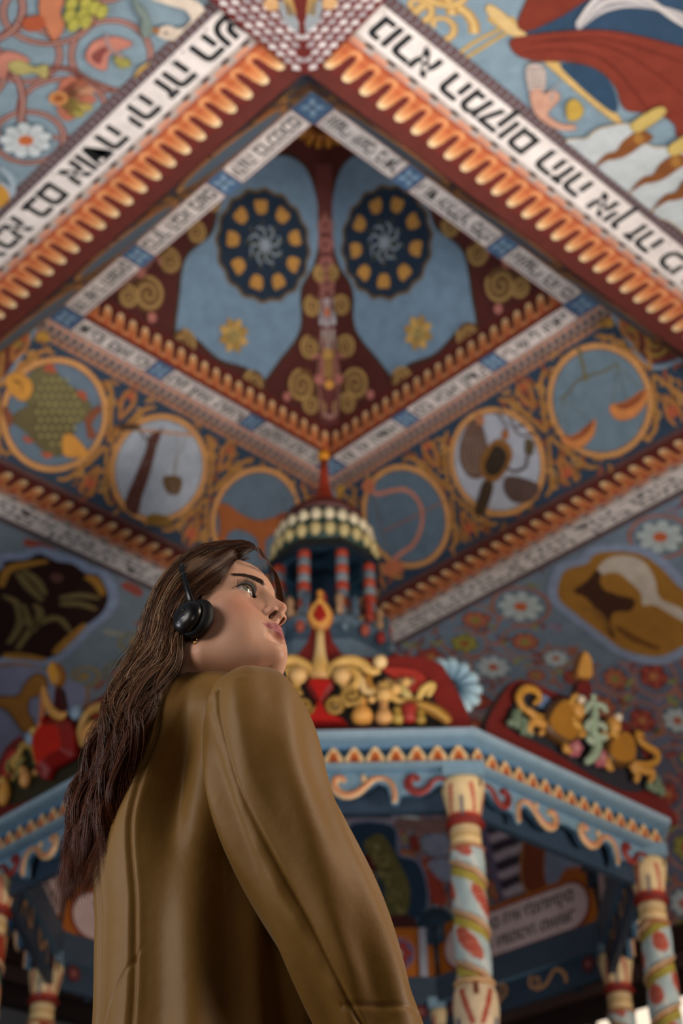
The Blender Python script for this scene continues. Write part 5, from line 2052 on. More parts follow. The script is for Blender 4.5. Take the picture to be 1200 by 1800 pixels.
def smax(a, b, k):
    return -smin(-a, -b, k)


def ell(X, Y, Z, c, r):
    x, y, z = (X - c[0]) / r[0], (Y - c[1]) / r[1], (Z - c[2]) / r[2]
    k0 = np.sqrt(x * x + y * y + z * z)
    k1 = np.sqrt((x / r[0]) ** 2 + (y / r[1]) ** 2 + (z / r[2]) ** 2)
    return k0 * (k0 - 1) / np.maximum(k1, 1e-6)


def cap(X, Y, Z, a, b, ra, rb):
    a, b = np.array(a), np.array(b)
    d = b - a
    L2 = (d * d).sum()
    t = np.clip(((X - a[0]) * d[0] + (Y - a[1]) * d[1] + (Z - a[2]) * d[2]) / L2, 0, 1)
    return np.sqrt((X - a[0] - t * d[0]) ** 2 + (Y - a[1] - t * d[1]) ** 2 + (Z - a[2] - t * d[2]) ** 2) - (ra + (rb - ra) * t)


def mesh_from(name, V, F, mat, cols=None, parent=None, smooth_=True):
    me = bpy.data.meshes.new(name)
    o0 = np.array([V[:, 0].mean(), V[:, 1].mean(), V[:, 2].min()])
    W_ = V - o0
    me.vertices.add(len(W_))
    me.vertices.foreach_set('co', W_.astype(np.float32).ravel())
    n = F.shape[1]
    me.loops.add(F.size)
    me.loops.foreach_set('vertex_index', F.astype(np.int32).ravel())
    me.polygons.add(len(F))
    me.polygons.foreach_set('loop_start', np.arange(0, F.size, n, dtype=np.int32))
    me.polygons.foreach_set('loop_total', np.full(len(F), n, dtype=np.int32))
    me.polygons.foreach_set('use_smooth', np.full(len(F), smooth_))
    me.update(calc_edges=True)
    if cols is not None:
        a = me.color_attributes.new('paint', 'FLOAT_COLOR', 'POINT')
        arr = np.ones((len(V), 4), dtype=np.float32)
        arr[:, :3] = cols
        a.data.foreach_set('color', arr.ravel())
    me.materials.append(mat)
    me.validate()
    o = bpy.data.objects.new(name, me)
    C.objects.link(o)
    o.location = Vector(o0)
    if parent is not None:
        o.parent = parent
        o.location = Vector(o0) - world_loc(parent)
    return o


# ---- body axes -------------------------------------------------------------
BA = math.radians(24)
BF = Vector((math.cos(BA), math.sin(BA), 0))
BS = Vector((math.sin(BA), -math.cos(BA), 0))
NECK = at_depth(368, 1205, 2.0)


def tocan(p):
    q = Vector(p) - HT
    return (q.dot(HS), q.dot(HF), q.dot(HU))


# ---- head ------------------------------------------------------------------
EYE_C = (.0315, .0710, .0310)
h_ = .00145
ax3, (X, Y, Z) = grid((-.096, -.125, -.205), (.096, .128, .146), h_)
AX = np.abs(X)
D = ell(X, Y, Z, (0, -.012, .050), (.070, .086, .078))
D = smin(D, ell(X, Y, Z, (0, .034, .060), (.060, .0615, .068)), .02)
D = smin(D, ell(AX, Y, Z, (.006, .032, -.008), (.052, .055, .064)), .02)
D = smin(D, cap(AX, Y, Z, (.050, .010, -.046), (.016, .063, -.060), .017, .013), .022)
D = smin(D, ell(X, Y, Z, (0, .0765, -.0585), (.017, .016, .0135)), .014)
D = smin(D, ell(AX, Y, Z, (.042, .052, .006), (.022, .022, .017)), .018)
D = smin(D, ell(AX, Y, Z, (.030, .050, -.024), (.023, .027, .030)), .02)
D = smin(D, ell(X, Y, Z, (0, .072, -.027), (.027, .017, .022)), .014)
# brow, sockets
D = smin(D, cap(AX, Y, Z, (.010, .084, .048), (.044, .067, .051), .0060, .006), .014)
D = smax(D, -ell(AX, Y, Z, (.031, .097, .031), (.019, .0165, .0125)), .013)
# nose
D = smin(D, cap(X, Y, Z, (0, .083, .046), (0, .0985, .013), .0070, .0082), .010)
D = smin(D, ell(X, Y, Z, (0, .1012, .0055), (.0082, .0102, .0082)), .006)
D = smin(D, ell(AX, Y, Z, (.0108, .0925, .000), (.0062, .0105, .0072)), .0045)
D = smin(D, cap(X, Y, Z, (0, .1000, -.0045), (0, .089, -.0115), .0046, .0055), .005)
D = smax(D, -ell(AX, Y, Z, (.0085, .0945, -.0060), (.0030, .0085, .0050)), .0015)
# lids
lid = np.sqrt((AX - EYE_C[0]) ** 2 + (Y - EYE_C[1]) ** 2 + (Z - EYE_C[2]) ** 2) - .0136
D = smin(D, lid, .004)
tx = AX - EYE_C[0] - .001
tz = Z - EYE_C[2] - .10 * tx
almond = np.maximum(np.sqrt(tx ** 2 + (tz + .0106) ** 2) - .0192, np.sqrt(tx ** 2 + (tz - .0122) ** 2) - .0192)
almond = np.maximum(almond, EYE_C[1] + .002 - Y)
D = smax(D, -almond, .0010)
# crease over the upper lid
D = smax(D, -cap(AX, Y, Z, (.021, .086, .0405), (.044, .079, .0405), .0010, .0009), .003)
# lips
up1 = smin(cap(AX, Y, Z, (.003, .0915, -.0220), (.013, .0870, -.0234), .0050, .0043), cap(AX, Y, Z, (.013, .0870, -.0238), (.0285, .0720, -.0285), .0038, .0012), .003)
lo1 = smin(cap(AX, Y, Z, (0, .0905, -.0332), (.011, .0868, -.0329), .0062, .0055), cap(AX, Y, Z, (.011, .0865, -.0325), (.0275, .0720, -.0290), .0046, .0012), .003)
D = smin(D, up1, .0035)
D = smin(D, lo1, .0035)
D = smax(D, -cap(AX, Y, Z, (0, .0965, -.0275), (.014, .0908, -.0279), .0010, .0010), .0018)
D = smax(D, -cap(AX, Y, Z, (.014, .0908, -.0279), (.030, .0740, -.0289), .0010, .0008), .0018)
D = smax(D, -ell(X, Y, Z, (0, .0915, -.0440), (.018, .0095, .0060)), .007)
D = smax(D, -cap(X, Y, Z, (0, .0985, -.011), (0, .097, -.018), .0014, .002), .004)
# ears
ear = ell(AX, Y, Z, (.068, .020, .0), (.006, .014, .025))
D = smin(D, ear, .006)
D = smin(D, ell(AX, Y, Z, (.0670, .022, -.024), (.004, .006, .007)), .004)
# neck, leaning to the collar
nb = tocan(NECK + Vector((0, 0, -.10)))
nt = (0, -.030, -.030)
D = smin(D, cap(X, Y, Z, nt, nb, .050, .056), .028)
hh = tocan(NECK + BF * .045 + Vector((0, 0, -.02)))
D = smin(D, cap(AX, Y, Z, (.052, -.008, -.03), (.012, hh[1], hh[2]), .008, .007), .014)
del lid, almond
V, F = surface_nets(D, ax3)
# paint of the skin
vx, vy, vz = np.abs(V[:, 0]), V[:, 1], V[:, 2]
skin = np.tile(np.array(hex3('cf9f84')), (len(V), 1))


def tint(mask, col):
    global skin
    mask = np.clip(mask, 0, 1)[:, None]
    skin = skin * (1 - mask) + np.array(hex3(col))[None, :] * mask


def gauss(c, r):
    return np.exp(-(((vx - c[0]) / r[0]) ** 2 + ((vy - c[1]) / r[1]) ** 2 + ((vz - c[2]) / r[2]) ** 2))


tint(.55 * gauss((.044, .06, -.004), (.022, .04, .02)), 'c4735e')
tint(.45 * gauss((0, .112, .004), (.014, .02, .012)), 'c47862')
tx_ = vx - EYE_C[0] - .001
tz_ = V[:, 2] - EYE_C[2] - .10 * tx_
al = np.maximum(np.sqrt(tx_ ** 2 + (tz_ + .0106) ** 2) - .0192, np.sqrt(tx_ ** 2 + (tz_ - .0122) ** 2) - .0192)
tint(np.clip(1 - np.abs(al - .0002) / .0013, 0, 1) * (vy > .06) * (tz_ > .001) * .9, '24140f')
tint(np.clip(1 - np.abs(al - .0002) / .0009, 0, 1) * (vy > .06) * (tz_ <= .001) * .5, '5a342a')
tint(.35 * gauss((.031, .085, .040), (.018, .03, .006)), 'a87660')
lipd = np.minimum(np.minimum(cap(vx, vy, vz, (.003, .0915, -.0220), (.013, .0870, -.0234), .0050, .0043), cap(vx, vy, vz, (.013, .0870, -.0238), (.0285, .0720, -.0285), .0038, .0012)),
                  np.minimum(cap(vx, vy, vz, (0, .0905, -.0332), (.011, .0868, -.0329), .0062, .0055), cap(vx, vy, vz, (.011, .0865, -.0325), (.0275, .0720, -.0290), .0046, .0012)))
zm = -.0275 - .0012 * (vx / .028) ** 2
tu = .0082 * np.clip(1 - (vx / .0275) ** 1.7, 0, 1) - .0012 * np.exp(-(vx / .003) ** 2)
tl = .0100 * np.clip(1 - (vx / .0265) ** 2.2, 0, 1)
inlip = np.where(vz > zm, (tu - (vz - zm)) / .0010, (tl - (zm - vz)) / .0012)
tint(np.clip(inlip, 0, 1) * (vy > .055), 'a85f62')
tint((np.sqrt(((vx - .0085) / .0032) ** 2 + ((vy - .0945) / .0085) ** 2 + ((vz + .0052) / .0044) ** 2) < 1).astype(float) * .8, '3a1a14')  # shade inside the nostrils, put into the skin colour
# short dark hairs of the brow, as pigment
bx = np.clip((vx - .012) / .038, 0, 1)
bz = .0490 + .0070 * np.sin(bx * PI * .62) - .0035 * bx
bw_ = .0042 * (1 - .62 * bx) * np.clip((vx - .010) / .003, 0, 1) * np.clip((.052 - vx) / .004, 0, 1)
tint(np.clip(1.25 - np.abs(vz - bz) / np.maximum(bw_, 1e-5), 0, 1) * (vy > .04) * .85, '35211a')
m, N, L, b = nodes_of('skin')
at = N.new('ShaderNodeAttribute')
at.attribute_name = 'paint'
nz_ = N.new('ShaderNodeTexNoise')
nz_.inputs['Scale'].default_value = 60
nz_.inputs['Detail'].default_value = 6
tc = N.new('ShaderNodeTexCoord')
L.new(tc.outputs['Object'], nz_.inputs['Vector'])
mr = N.new('ShaderNodeMapRange')
mr.inputs['To Min'].default_value = .90
mr.inputs['To Max'].default_value = 1.08
L.new(nz_.outputs['Fac'], mr.inputs['Value'])
mx = N.new('ShaderNodeMix')
mx.data_type = 'RGBA'
mx.blend_type = 'MULTIPLY'
mx.inputs[0].default_value = 1
L.new(at.outputs['Color'], mx.inputs[6])
L.new(mr.outputs[0], mx.inputs[7])
L.new(mx.outputs[2], b.inputs['Base Color'])
b.inputs['Roughness'].default_value = .48
b.inputs['Specular IOR Level'].default_value = .35
b.inputs['Subsurface Weight'].default_value = .12
b.inputs['Subsurface Scale'].default_value = .008
b.inputs['Subsurface Radius'].default_value = (1, .35, .2)
nf = N.new('ShaderNodeTexNoise')
nf.inputs['Scale'].default_value = 900
L.new(tc.outputs['Object'], nf.inputs['Vector'])
bp = N.new('ShaderNodeBump')
bp.inputs['Strength'].default_value = .10
bp.inputs['Distance'].default_value = .0006
L.new(nf.outputs['Fac'], bp.inputs['Height'])
L.new(bp.outputs[0], b.inputs['Normal'])
SKIN = m


def can2w(V):
    M3 = np.array([list(HS), list(HF), list(HU)])
    return V @ M3 + np.array(HT)


def np_hex(c):
    return np.array(hex3(c))


# the rest of the body, under the clothes: one continuous surface with the head
VW = can2w(V)
det = np.linalg.det(np.array([list(HS), list(HF), list(HU)]))
if det < 0:
    F = F[:, ::-1]
body = mesh_from('body', VW, F, SKIN, skin, person)
sm = body.modifiers.new('smooth', 'SMOOTH')
sm.factor = .5
sm.iterations = 2

# eyes
m, N, L, b = nodes_of('eye')
at = N.new('ShaderNodeAttribute')
at.attribute_name = 'paint'
L.new(at.outputs['Color'], b.inputs['Base Color'])
b.inputs['Roughness'].default_value = .08
b.inputs['Coat Weight'].default_value = .6
EYEM = m
gaze = Vector((.42, 1, .16)).normalized()
for sg in (1, -1):
    n1, n2 = 40, 48
    Vv, Ff, cc = [], [], []
    g = Vector((gaze.x, gaze.y, gaze.z))
    A = g.cross(Vector((0, 0, 1))).normalized()
    Bv = A.cross(g)
    for i in range(n1 + 1):
        p = PI * i / n1
        for k in range(n2):
            t = 2 * PI * k / n2
            r = .0124
            if p < .44:
                r += .0006 * math.cos(p / .44 * PI / 2)
            q = g * (r * math.cos(p)) + (A * math.cos(t) + Bv * math.sin(t)) * (r * math.sin(p))
            Vv.append((EYE_C[0] * sg + q.x, EYE_C[1] + q.y, EYE_C[2] + q.z))
            if p < .19:
                cc.append(hex3('0a0a0a'))
            elif p < .44:
                cc.append(mixc('8d8a6c', '565a48', (math.sin(t * 17) * .5 + .5) * .6))
            elif p < .50:
                cc.append(hex3('3a3c34'))
            else:
                cc.append(hex3('b9aaa2'))
    for i in range(n1):
        for k in range(n2):
            Ff.append((i * n2 + k, (i + 1) * n2 + k, (i + 1) * n2 + (k + 1) % n2, i * n2 + (k + 1) % n2))
    mesh_from('eye', can2w(np.array(Vv)), np.array(Ff), EYEM, np.array(cc), person)

# lashes and brow hairs
HAIRM = None
m, N, L, b = nodes_of('hair fibre')
at = N.new('ShaderNodeAttribute')
at.attribute_name = 'paint'
L.new(at.outputs['Color'], b.inputs['Base Color'])
b.inputs['Roughness'].default_value = .42
b.inputs['Specular IOR Level'].default_value = .32
HAIRM = m


def strands(name, paths, rads, cols, parent, sides=3):
    """many thin tapered fibres in one mesh: paths (n, m, 3), rads (n, m), cols (n, m, 3)"""
    P = np.asarray(paths)
    n, mm, _ = P.shape
    T = np.gradient(P, axis=1)
    T /= np.linalg.norm(T, axis=2, keepdims=True) + 1e-12
    ref = np.array([0.3, -0.8, 0.5])
    A = np.cross(T, ref)
    A /= np.linalg.norm(A, axis=2, keepdims=True) + 1e-12
    B = np.cross(T, A)
    V = np.empty((n, mm, sides, 3))
    for k in range(sides):
        t = 2 * PI * k / sides
        V[:, :, k] = P + (A * math.cos(t) + B * math.sin(t)) * np.asarray(rads)[:, :, None]
    Cc = np.repeat(np.asarray(cols)[:, :, None, :], sides, 2).reshape(-1, 3)
    base = (np.arange(n)[:, None, None] * mm + np.arange(mm - 1)[None, :, None]) * sides
    k = np.arange(sides)[None, None, :]
    k2 = (k + 1) % sides
    Fq = np.stack([base + k, base + k2, base + sides + k2, base + sides + k], -1).reshape(-1, 4)
    return mesh_from(name, V.reshape(-1, 3), Fq, HAIRM, Cc, parent)


for sg in (1, -1):
    pa, ra, co = [], [], []
    for k in range(110):
        q = (k % 80) / 79
        upper = k < 80
        tx = -.0135 + .028 * q
        zz = .0185 * math.sqrt(max(0, 1 - (tx / .0188) ** 2)) - .0120 if upper else -(.0185 * math.sqrt(max(0, 1 - (tx / .0188) ** 2)) - .0125)
        x, z = EYE_C[0] + .001 + tx, EYE_C[2] + zz + .1 * tx
        y = EYE_C[1] + math.sqrt(max(1e-6, .0142 ** 2 - (x - EYE_C[0]) ** 2 - (z - EYE_C[2]) ** 2))
        out = .35 + .65 * q
        ln = (.0105 if upper else .004) * (.8 + .3 * rng.random())
        sgz = 1 if upper else -1
        pts = []
        for i in range(7):
            t = i / 6
            pts.append((sg * (x + ln * t * .45 * (q - .35)), y + ln * (t * .9 - .25 * t * t), z + sgz * ln * (.15 * t + .75 * t * t)))
        pa.append(can2w(np.array(pts)))
        ra.append([.00042 * (1 - .85 * i / 6) for i in range(7)])
        co.append([hex3('1a100c')] * 7)
    strands('eyelashes', pa, ra, co, person)
    pa, ra, co = [], [], []
    for k in range(420):
        q = rng.random()
        x = .012 + .038 * q
        zc = .0490 + .0070 * math.sin(q * PI * .62) - .0035 * q
        z = zc + rng.uniform(-1, 1) * .0040 * (1 - .6 * q)
        # find the skin
        ii = np.argmin((V[:, 0] - x * sg) ** 2 + (V[:, 2] - z) ** 2 + (V[:, 1] < .045) * 1.0)
        y = V[ii, 1]
        ln = .0065
        dirx, dirz = .75 + .25 * q, .55 * (1 - q) - .25 * q
        pts = [(sg * (x + ln * t * dirx), y - .0002 + .0012 * math.sin(PI * t) - .42 * ln * t * dirx * (.5 + q), z + ln * t * dirz * .8) for t in (0, .25, .5, .75, 1)]
        pa.append(can2w(np.array(pts)))
        ra.append([.00018, .00018, .00016, .0001, .00004])
        co.append([hex3('3a241a')] * 5)
    strands('eyebrow', pa, ra, co, person)

# ---- coat --------------------------------------------------------------------
m, N, L, b = nodes_of('khaki coat cloth')
tc = N.new('ShaderNodeTexCoord')
n1 = N.new('ShaderNodeTexNoise')
n1.inputs['Scale'].default_value = 7
n1.inputs['Detail'].default_value = 3
L.new(tc.outputs['Object'], n1.inputs['Vector'])
cr = N.new('ShaderNodeValToRGB')
cr.color_ramp.elements[0].position = .3
cr.color_ramp.elements[1].position = .75
cr.color_ramp.elements[0].color = (*hex3('785518'), 1)
cr.color_ramp.elements[1].color = (*hex3('86632c'), 1)
L.new(n1.outputs['Fac'], cr.inputs[0])
L.new(cr.outputs[0], b.inputs['Base Color'])
b.inputs['Roughness'].default_value = .56
b.inputs['Specular IOR Level'].default_value = .40
b.inputs['Sheen Weight'].default_value = .10
wv = N.new('ShaderNodeTexNoise')
wv.inputs['Scale'].default_value = 700
wv.inputs['Detail'].default_value = 2
L.new(tc.outputs['Object'], wv.inputs['Vector'])
wr = N.new('ShaderNodeTexNoise')
wr.inputs['Scale'].default_value = 22
wr.inputs['Detail'].default_value = 4
L.new(tc.outputs['Object'], wr.inputs['Vector'])
ad = N.new('ShaderNodeMath')
ad.operation = 'MULTIPLY_ADD'
L.new(wv.outputs['Fac'], ad.inputs[0])
ad.inputs[1].default_value = .04
L.new(wr.outputs['Fac'], ad.inputs[2])
bp = N.new('ShaderNodeBump')
bp.inputs['Strength'].default_value = .40
bp.inputs['Distance'].default_value = .005
L.new(ad.outputs[0], bp.inputs['Height'])
L.new(bp.outputs[0], b.inputs['Normal'])
COAT = m


def loft(name, rings, mat, parent, cap_ends=True):
    """rings: array (m, n, 3)"""
    R = np.asarray(rings)
    mm, n, _ = R.shape
    V = R.reshape(-1, 3)
    i = np.arange(mm - 1)[:, None]
    k = np.arange(n)[None, :]
    k2 = (k + 1) % n
    Fq = np.stack([i * n + k, i * n + k2, (i + 1) * n + k2, (i + 1) * n + k], -1).reshape(-1, 4)
    return mesh_from(name, V, Fq, mat, None, parent)


def lerp_tab(tab, x):
    xs = [t[0] for t in tab]
    return [float(np.interp(x, xs, [t[j] for t in tab])) for j in range(1, len(tab[0]))]


def smooth_tab(tab, x):
    """cubic interpolation through a table with increasing first column"""
    xs = np.array([t[0] for t in tab])
    i = int(np.clip(np.searchsorted(xs, x) - 1, 0, len(xs) - 2))
    t = (x - xs[i]) / (xs[i + 1] - xs[i])
    t = min(max(t, 0), 1)
    out = []
    for j in range(1, len(tab[0])):
        y = [q[j] for q in tab]
        p0, p1, p2, p3 = y[max(i - 1, 0)], y[i], y[i + 1], y[min(i + 2, len(y) - 1)]
        out.append(0.5 * (2 * p1 + (p2 - p0) * t + (2 * p0 - 5 * p1 + 4 * p2 - p3) * t * t + (3 * p1 - p0 - 3 * p2 + p3) * t ** 3))
    return out


# torso of the coat: z, offset along facing, offset to her right, half width, half depth
TT = [(.58, .03, -.02, .170, .172), (.80, .03, -.02, .155, .160), (1.00, .028, -.02, .135, .140), (1.15, .02, -.018, .116, .122), (1.28, .010, -.014, .106, .120), (1.37, .002, -.010, .104, .124), (1.43, -.003, -.006, .108, .110),
      (1.48, -.004, -.002, .114, .095), (1.515, -.004, .0, .115, .094), (1.545, -.002, .0, .106, .086), (1.568, .0, .0, .092, .074), (1.585, .004, 0, .076, .060), (1.597, .008, .0, .064, .057), (1.603, .010, 0, .058, .054)]
BC = Vector((NECK.x, NECK.y, 0))
rings = []
NT, NZ = 420, 360
for i in range(NZ + 1):
    z = .58 + (1.603 - .58) * (i / NZ)
    of, os_, a, b_ = smooth_tab(TT, z)
    c = BC + BF * of + BS * os_
    row = []
    for k in range(NT):
        t = 2 * PI * k / NT            # 0 her right side, -90 deg back
        ct, st = math.cos(t), math.sin(t)
        e = .88
        x = math.copysign(abs(ct) ** e, ct) * a
        y = math.copysign(abs(st) ** e, st) * b_
        deg = math.degrees(t)
        if deg > 180:
            deg -= 360
        d = 0
        w = min(1, max(0, (1.56 - z) / .3))
        # hanging folds
        d += w * (.0075 * math.sin(deg / 13.0 + z * 1.5) + .005 * math.sin(deg / 6.7 + 1.3 - z * 2.2)) * (.4 + .6 * min(1, max(0, (1.5 - z) / .35)))
        # deep hollow by the armhole
        d -= .034 * math.exp(-((deg + 34 - (1.45 - z) * 20) / 14) ** 2) * math.exp(-((z - 1.43) / .09) ** 2)
        d += .010 * math.exp(-((deg + 56) / 12) ** 2) * math.exp(-((z - 1.45) / .12) ** 2)
        if z < 1.44:
            d -= .030 * min(1, (1.44 - z) / .10) * min(1, max(0, (z - .95) / .15)) * math.exp(-((deg - 12) / 34) ** 2)
        # centre back and princess seams, with a yoke seam slanting across the lower back
        for s0, dep in ((-90 - (1.4 - z) * 3, .0030), (-57 + (z - 1.3) * 14, .0038)):
            if True:
                ws = min(1, max(0, (1.53 - z) / .05))
                dep = dep * ws
                d -= dep * math.exp(-((deg - s0) * a / 57.3 / .0028) ** 2)
                d += .0012 * math.exp(-((abs(deg - s0) * a / 57.3 - .006) / .004) ** 2)
        zs = 1.22 + (deg + 57) / 33 * .09
        if -125 < deg < -52:
            d -= .0024 * math.exp(-((z - zs) / .0024) ** 2) * min(1, (-52 - deg) / 5)
        l = math.hypot(x, y)
        x += d * x / l
        y += d * y / l
        p = c + BS * x + BF * y
        zz = z
        row.append((p.x, p.y, zz))
    rings.append(row)
coat = loft('coat', rings, COAT, person)


def sleeve(pts, name, P3=None):
    """pts: (px, py, depth, radius)"""
    P3 = P3 or [at_depth(x, y, d) for x, y, d, r in pts]
    R = [r for *_, r in pts]
    n = len(P3)
    m_ = 300
    path, rad = [], []
    sp = smooth(P3, False, 40)
    tt = np.linspace(0, n - 1, len(sp))
    rr = [smooth_tab([(i, R[i]) for i in range(n)], t)[0] for t in tt]
    T = [(sp[min(i + 1, len(sp) - 1)] - sp[max(i - 1, 0)]).normalized() for i in range(len(sp))]
    ringsl = []
    nk = 260
    total = len(sp)
    for i in range(total):
        t_ = T[i]
        A = (CR - t_ * CR.dot(t_)).normalized()      # towards the right of the picture
        B = t_.cross(A)
        if B.dot(CF) > 0:
            B = -B                                    # towards the viewer
        row = []
        s = i / total
        for k in range(nk):
            a_ = 2 * PI * k / nk                      # 0 right edge, 90 deg facing the viewer, 180 left edge
            deg = math.degrees(a_)
            r = rr[i]
            w = min(1, s * 3)
            d = w * (.0045 * math.sin(deg / 17 + s * 9) + .003 * math.sin(deg / 9 - s * 14))
            # seam that runs down the back of the sleeve, cloth gathered along it
            sd = 128 - 34 * min(1, max(0, (s - .25) / .5))
            dd = (deg - sd) * r / 57.3
            if s > .17:
                d -= .0034 * math.exp(-(dd / .0028) ** 2)
                d += .0022 * math.exp(-((dd - .012) / .008) ** 2) * (1 + .25 * math.sin(s * 120))
                d += .0034 * math.exp(-((dd + .020) / .014) ** 2)
                d -= .0075 * math.exp(-((dd - .034) / .014) ** 2) * min(1, (s - .17) * 5)
            # elbow folds
            d += .008 * math.exp(-((s - .80 - (deg - 90) * .0011) / .028) ** 2) * math.exp(-((deg - 95) / 42) ** 2)
            d -= .009 * math.exp(-((s - .865 - (deg - 90) * .0015) / .03) ** 2) * math.exp(-((deg - 110) / 40) ** 2)
            d -= .0016 * math.exp(-((s - .70 + (deg - 60) * .0006) / .006) ** 2) * (1 if 10 < deg < 110 else 0)
            r2 = r + d
            flat = 1.0
            p = sp[i] + A * (math.cos(a_) * r2) + B * (math.sin(a_) * r2 * flat)
            row.append(tuple(p))
        ringsl.append(row)
    return loft(name, ringsl, COAT, coat)


sleeve([(412, 1186, 1.885, .006), (424, 1205, 1.88, .036), (438, 1240, 1.86, .0570), (452, 1298, 1.84, .0650), (476, 1392, 1.815, .0665), (520, 1500, 1.79, .0655), (572, 1612, 1.77, .0635), (614, 1712, 1.755, .0600), (650, 1810, 1.74, .0550),
        (690, 1930, 1.715, .0500), (732, 2060, 1.69, .0450), (765, 2160, 1.67, .0420)], 'sleeve')
LS = [BC - BS * o + BF * f + Vector((0, 0, z)) for o, f, z in ((.10, 0, 1.56), (.115, 0, 1.545), (.145, .0, 1.505), (.165, .0, 1.44), (.175, .01, 1.34), (.18, .02, 1.22), (.18, .05, 1.10), (.175, .10, .98), (.17, .14, .88))]
sleeve([(0, 0, 0, r) for r in (.006, .036, .057, .065, .066, .063, .058, .05, .044)], 'sleeve', LS)


# hands, trousers and shoes (all below the frame)
def hand(wrist, down, fwd, side):
    down, fwd = down.normalized(), (fwd - down * fwd.dot(down)).normalized()
    out = down.cross(fwd) * side
    c = wrist + down * .09
    lo_, hi_ = [min(c[i] - .13, 9) for i in range(3)], [c[i] + .13 for i in range(3)]
    ax_, (X, Y, Z) = grid(lo_, hi_, .0035)
    D = cap(X, Y, Z, wrist - down * .06, wrist + down * .01, .029, .025)
    for k in range(4):
        f_ = (k - 1.5) * .0185
        D = smin(D, cap(X, Y, Z, wrist + down * .015 + fwd * f_ * .5, wrist + down * .085 + fwd * f_, .014, .0115), .014)
    for k, ln in enumerate((.060, .074, .080, .070)):
        f_ = (k - 1.5) * .0205
        a_ = wrist + down * .088 + fwd * f_
        b_ = a_ + down * ln * .5 + out * .010
        c_ = b_ + down * ln * .36 + out * .020
        D = smin(D, smin(cap(X, Y, Z, a_, b_, .0098, .0086), cap(X, Y, Z, b_, c_, .0086, .0068), .003), .004)
    a_ = wrist + down * .03 + fwd * .026
    b_ = a_ + down * .035 + fwd * .026 + out * .010
    c_ = b_ + down * .032 + fwd * .008 + out * .010
    D = smin(D, cap(X, Y, Z, a_, b_, .014, .0105), .010)
    D = smin(D, cap(X, Y, Z, b_, c_, .0105, .0082), .004)
    V_, F_ = surface_nets(D, ax_)
    mesh_from('hand', V_, F_, SKIN, np.tile(np.array(hex3('cf9f84')), (len(V_), 1)), person)


rw = at_depth(765, 2160, 1.67)
hand(rw, rw - at_depth(732, 2060, 1.69), BF, -1)
hand(LS[-1], LS[-1] - LS[-2], BF, 1)
TRM = plain_mat('black trouser cloth', '16161a', .8, .2, .15, 60)
SHM = plain_mat('black shoe leather', '0e0d0d', .35, .5, .1, 40)
ax_, (X, Y, Z) = grid((BC.x - .22, BC.y - .22, .05), (BC.x + .24, BC.y + .22, .98), .008)
D = ell(X, Y, Z, tuple(BC + Vector((0, 0, .92))), (.095, .10, .13))
for sg in (1, -1):
    h0, k0, f0 = BC + BS * sg * .055 + Vector((0, 0, .86)), BC + BS * sg * .075 + BF * .02 + Vector((0, 0, .50)), BC + BS * sg * .085 - BF * .01 + Vector((0, 0, .09))
    D = smin(D, smin(cap(X, Y, Z, h0, k0, .075, .056), cap(X, Y, Z, k0, f0, .058, .05), .02), .03)
V_, F_ = surface_nets(D, ax_)
mesh_from('trousers', V_, F_, TRM, None, person)
for sg in (1, -1):
    f0 = BC + BS * sg * .085 - BF * .03
    ax_, (X, Y, Z) = grid((f0.x - .24, f0.y - .24, -.01), (f0.x + .28, f0.y + .28, .16), .006)
    D = smin(cap(X, Y, Z, f0 + Vector((0, 0, .045)), f0 + BF * .19 + BS * sg * .02 + Vector((0, 0, .03)), .042, .036), cap(X, Y, Z, f0 + Vector((0, 0, .05)), f0 + Vector((0, 0, .12)), .04, .045), .03)
    D = np.maximum(D, .002 - Z)
    V_, F_ = surface_nets(D, ax_)
    mesh_from('shoe', V_, F_, SHM, None, person)
# ------------------------------------------------------------------ hair
SK_C, SK_R = (0, -.008, .049), (.0765, .0945, .0865)


def skull_px(x, y, infl=0.0):
    """point of the scalp, a little inflated, that lies under this direction of view; past the outline the nearest point of it"""
    d = ray(x, y)
    o = EYE - HT
    r = [q + infl for q in SK_R]
    oc = Vector(((o.dot(HS) - SK_C[0]) / r[0], (o.dot(HF) - SK_C[1]) / r[1], (o.dot(HU) - SK_C[2]) / r[2]))
    dc = Vector((d.dot(HS) / r[0], d.dot(HF) / r[1], d.dot(HU) / r[2]))
    a, b, c = dc.dot(dc), 2 * oc.dot(dc), oc.dot(oc) - 1
    disc = b * b - 4 * a * c
    t = (-b - math.sqrt(disc)) / (2 * a) if disc > 0 else -b / (2 * a)
    return EYE + d * t


def guide(scalp, free, infl=.004):
    pts = [skull_px(x, y, infl) for x, y in scalp]
    pts += [at_depth(x, y, d) for x, y, d in free]
    return pts


def resample(pts, n):
    sp = smooth(pts, False, 8)
    L = [0]
    for a, b in zip(sp, sp[1:]):
        L.append(L[-1] + (b - a).length)
    L = np.array(L)
    A = np.array([tuple(p) for p in sp])
    t = np.linspace(0, L[-1], n)
    return np.stack([np.interp(t, L, A[:, i]) for i in range(3)], 1)


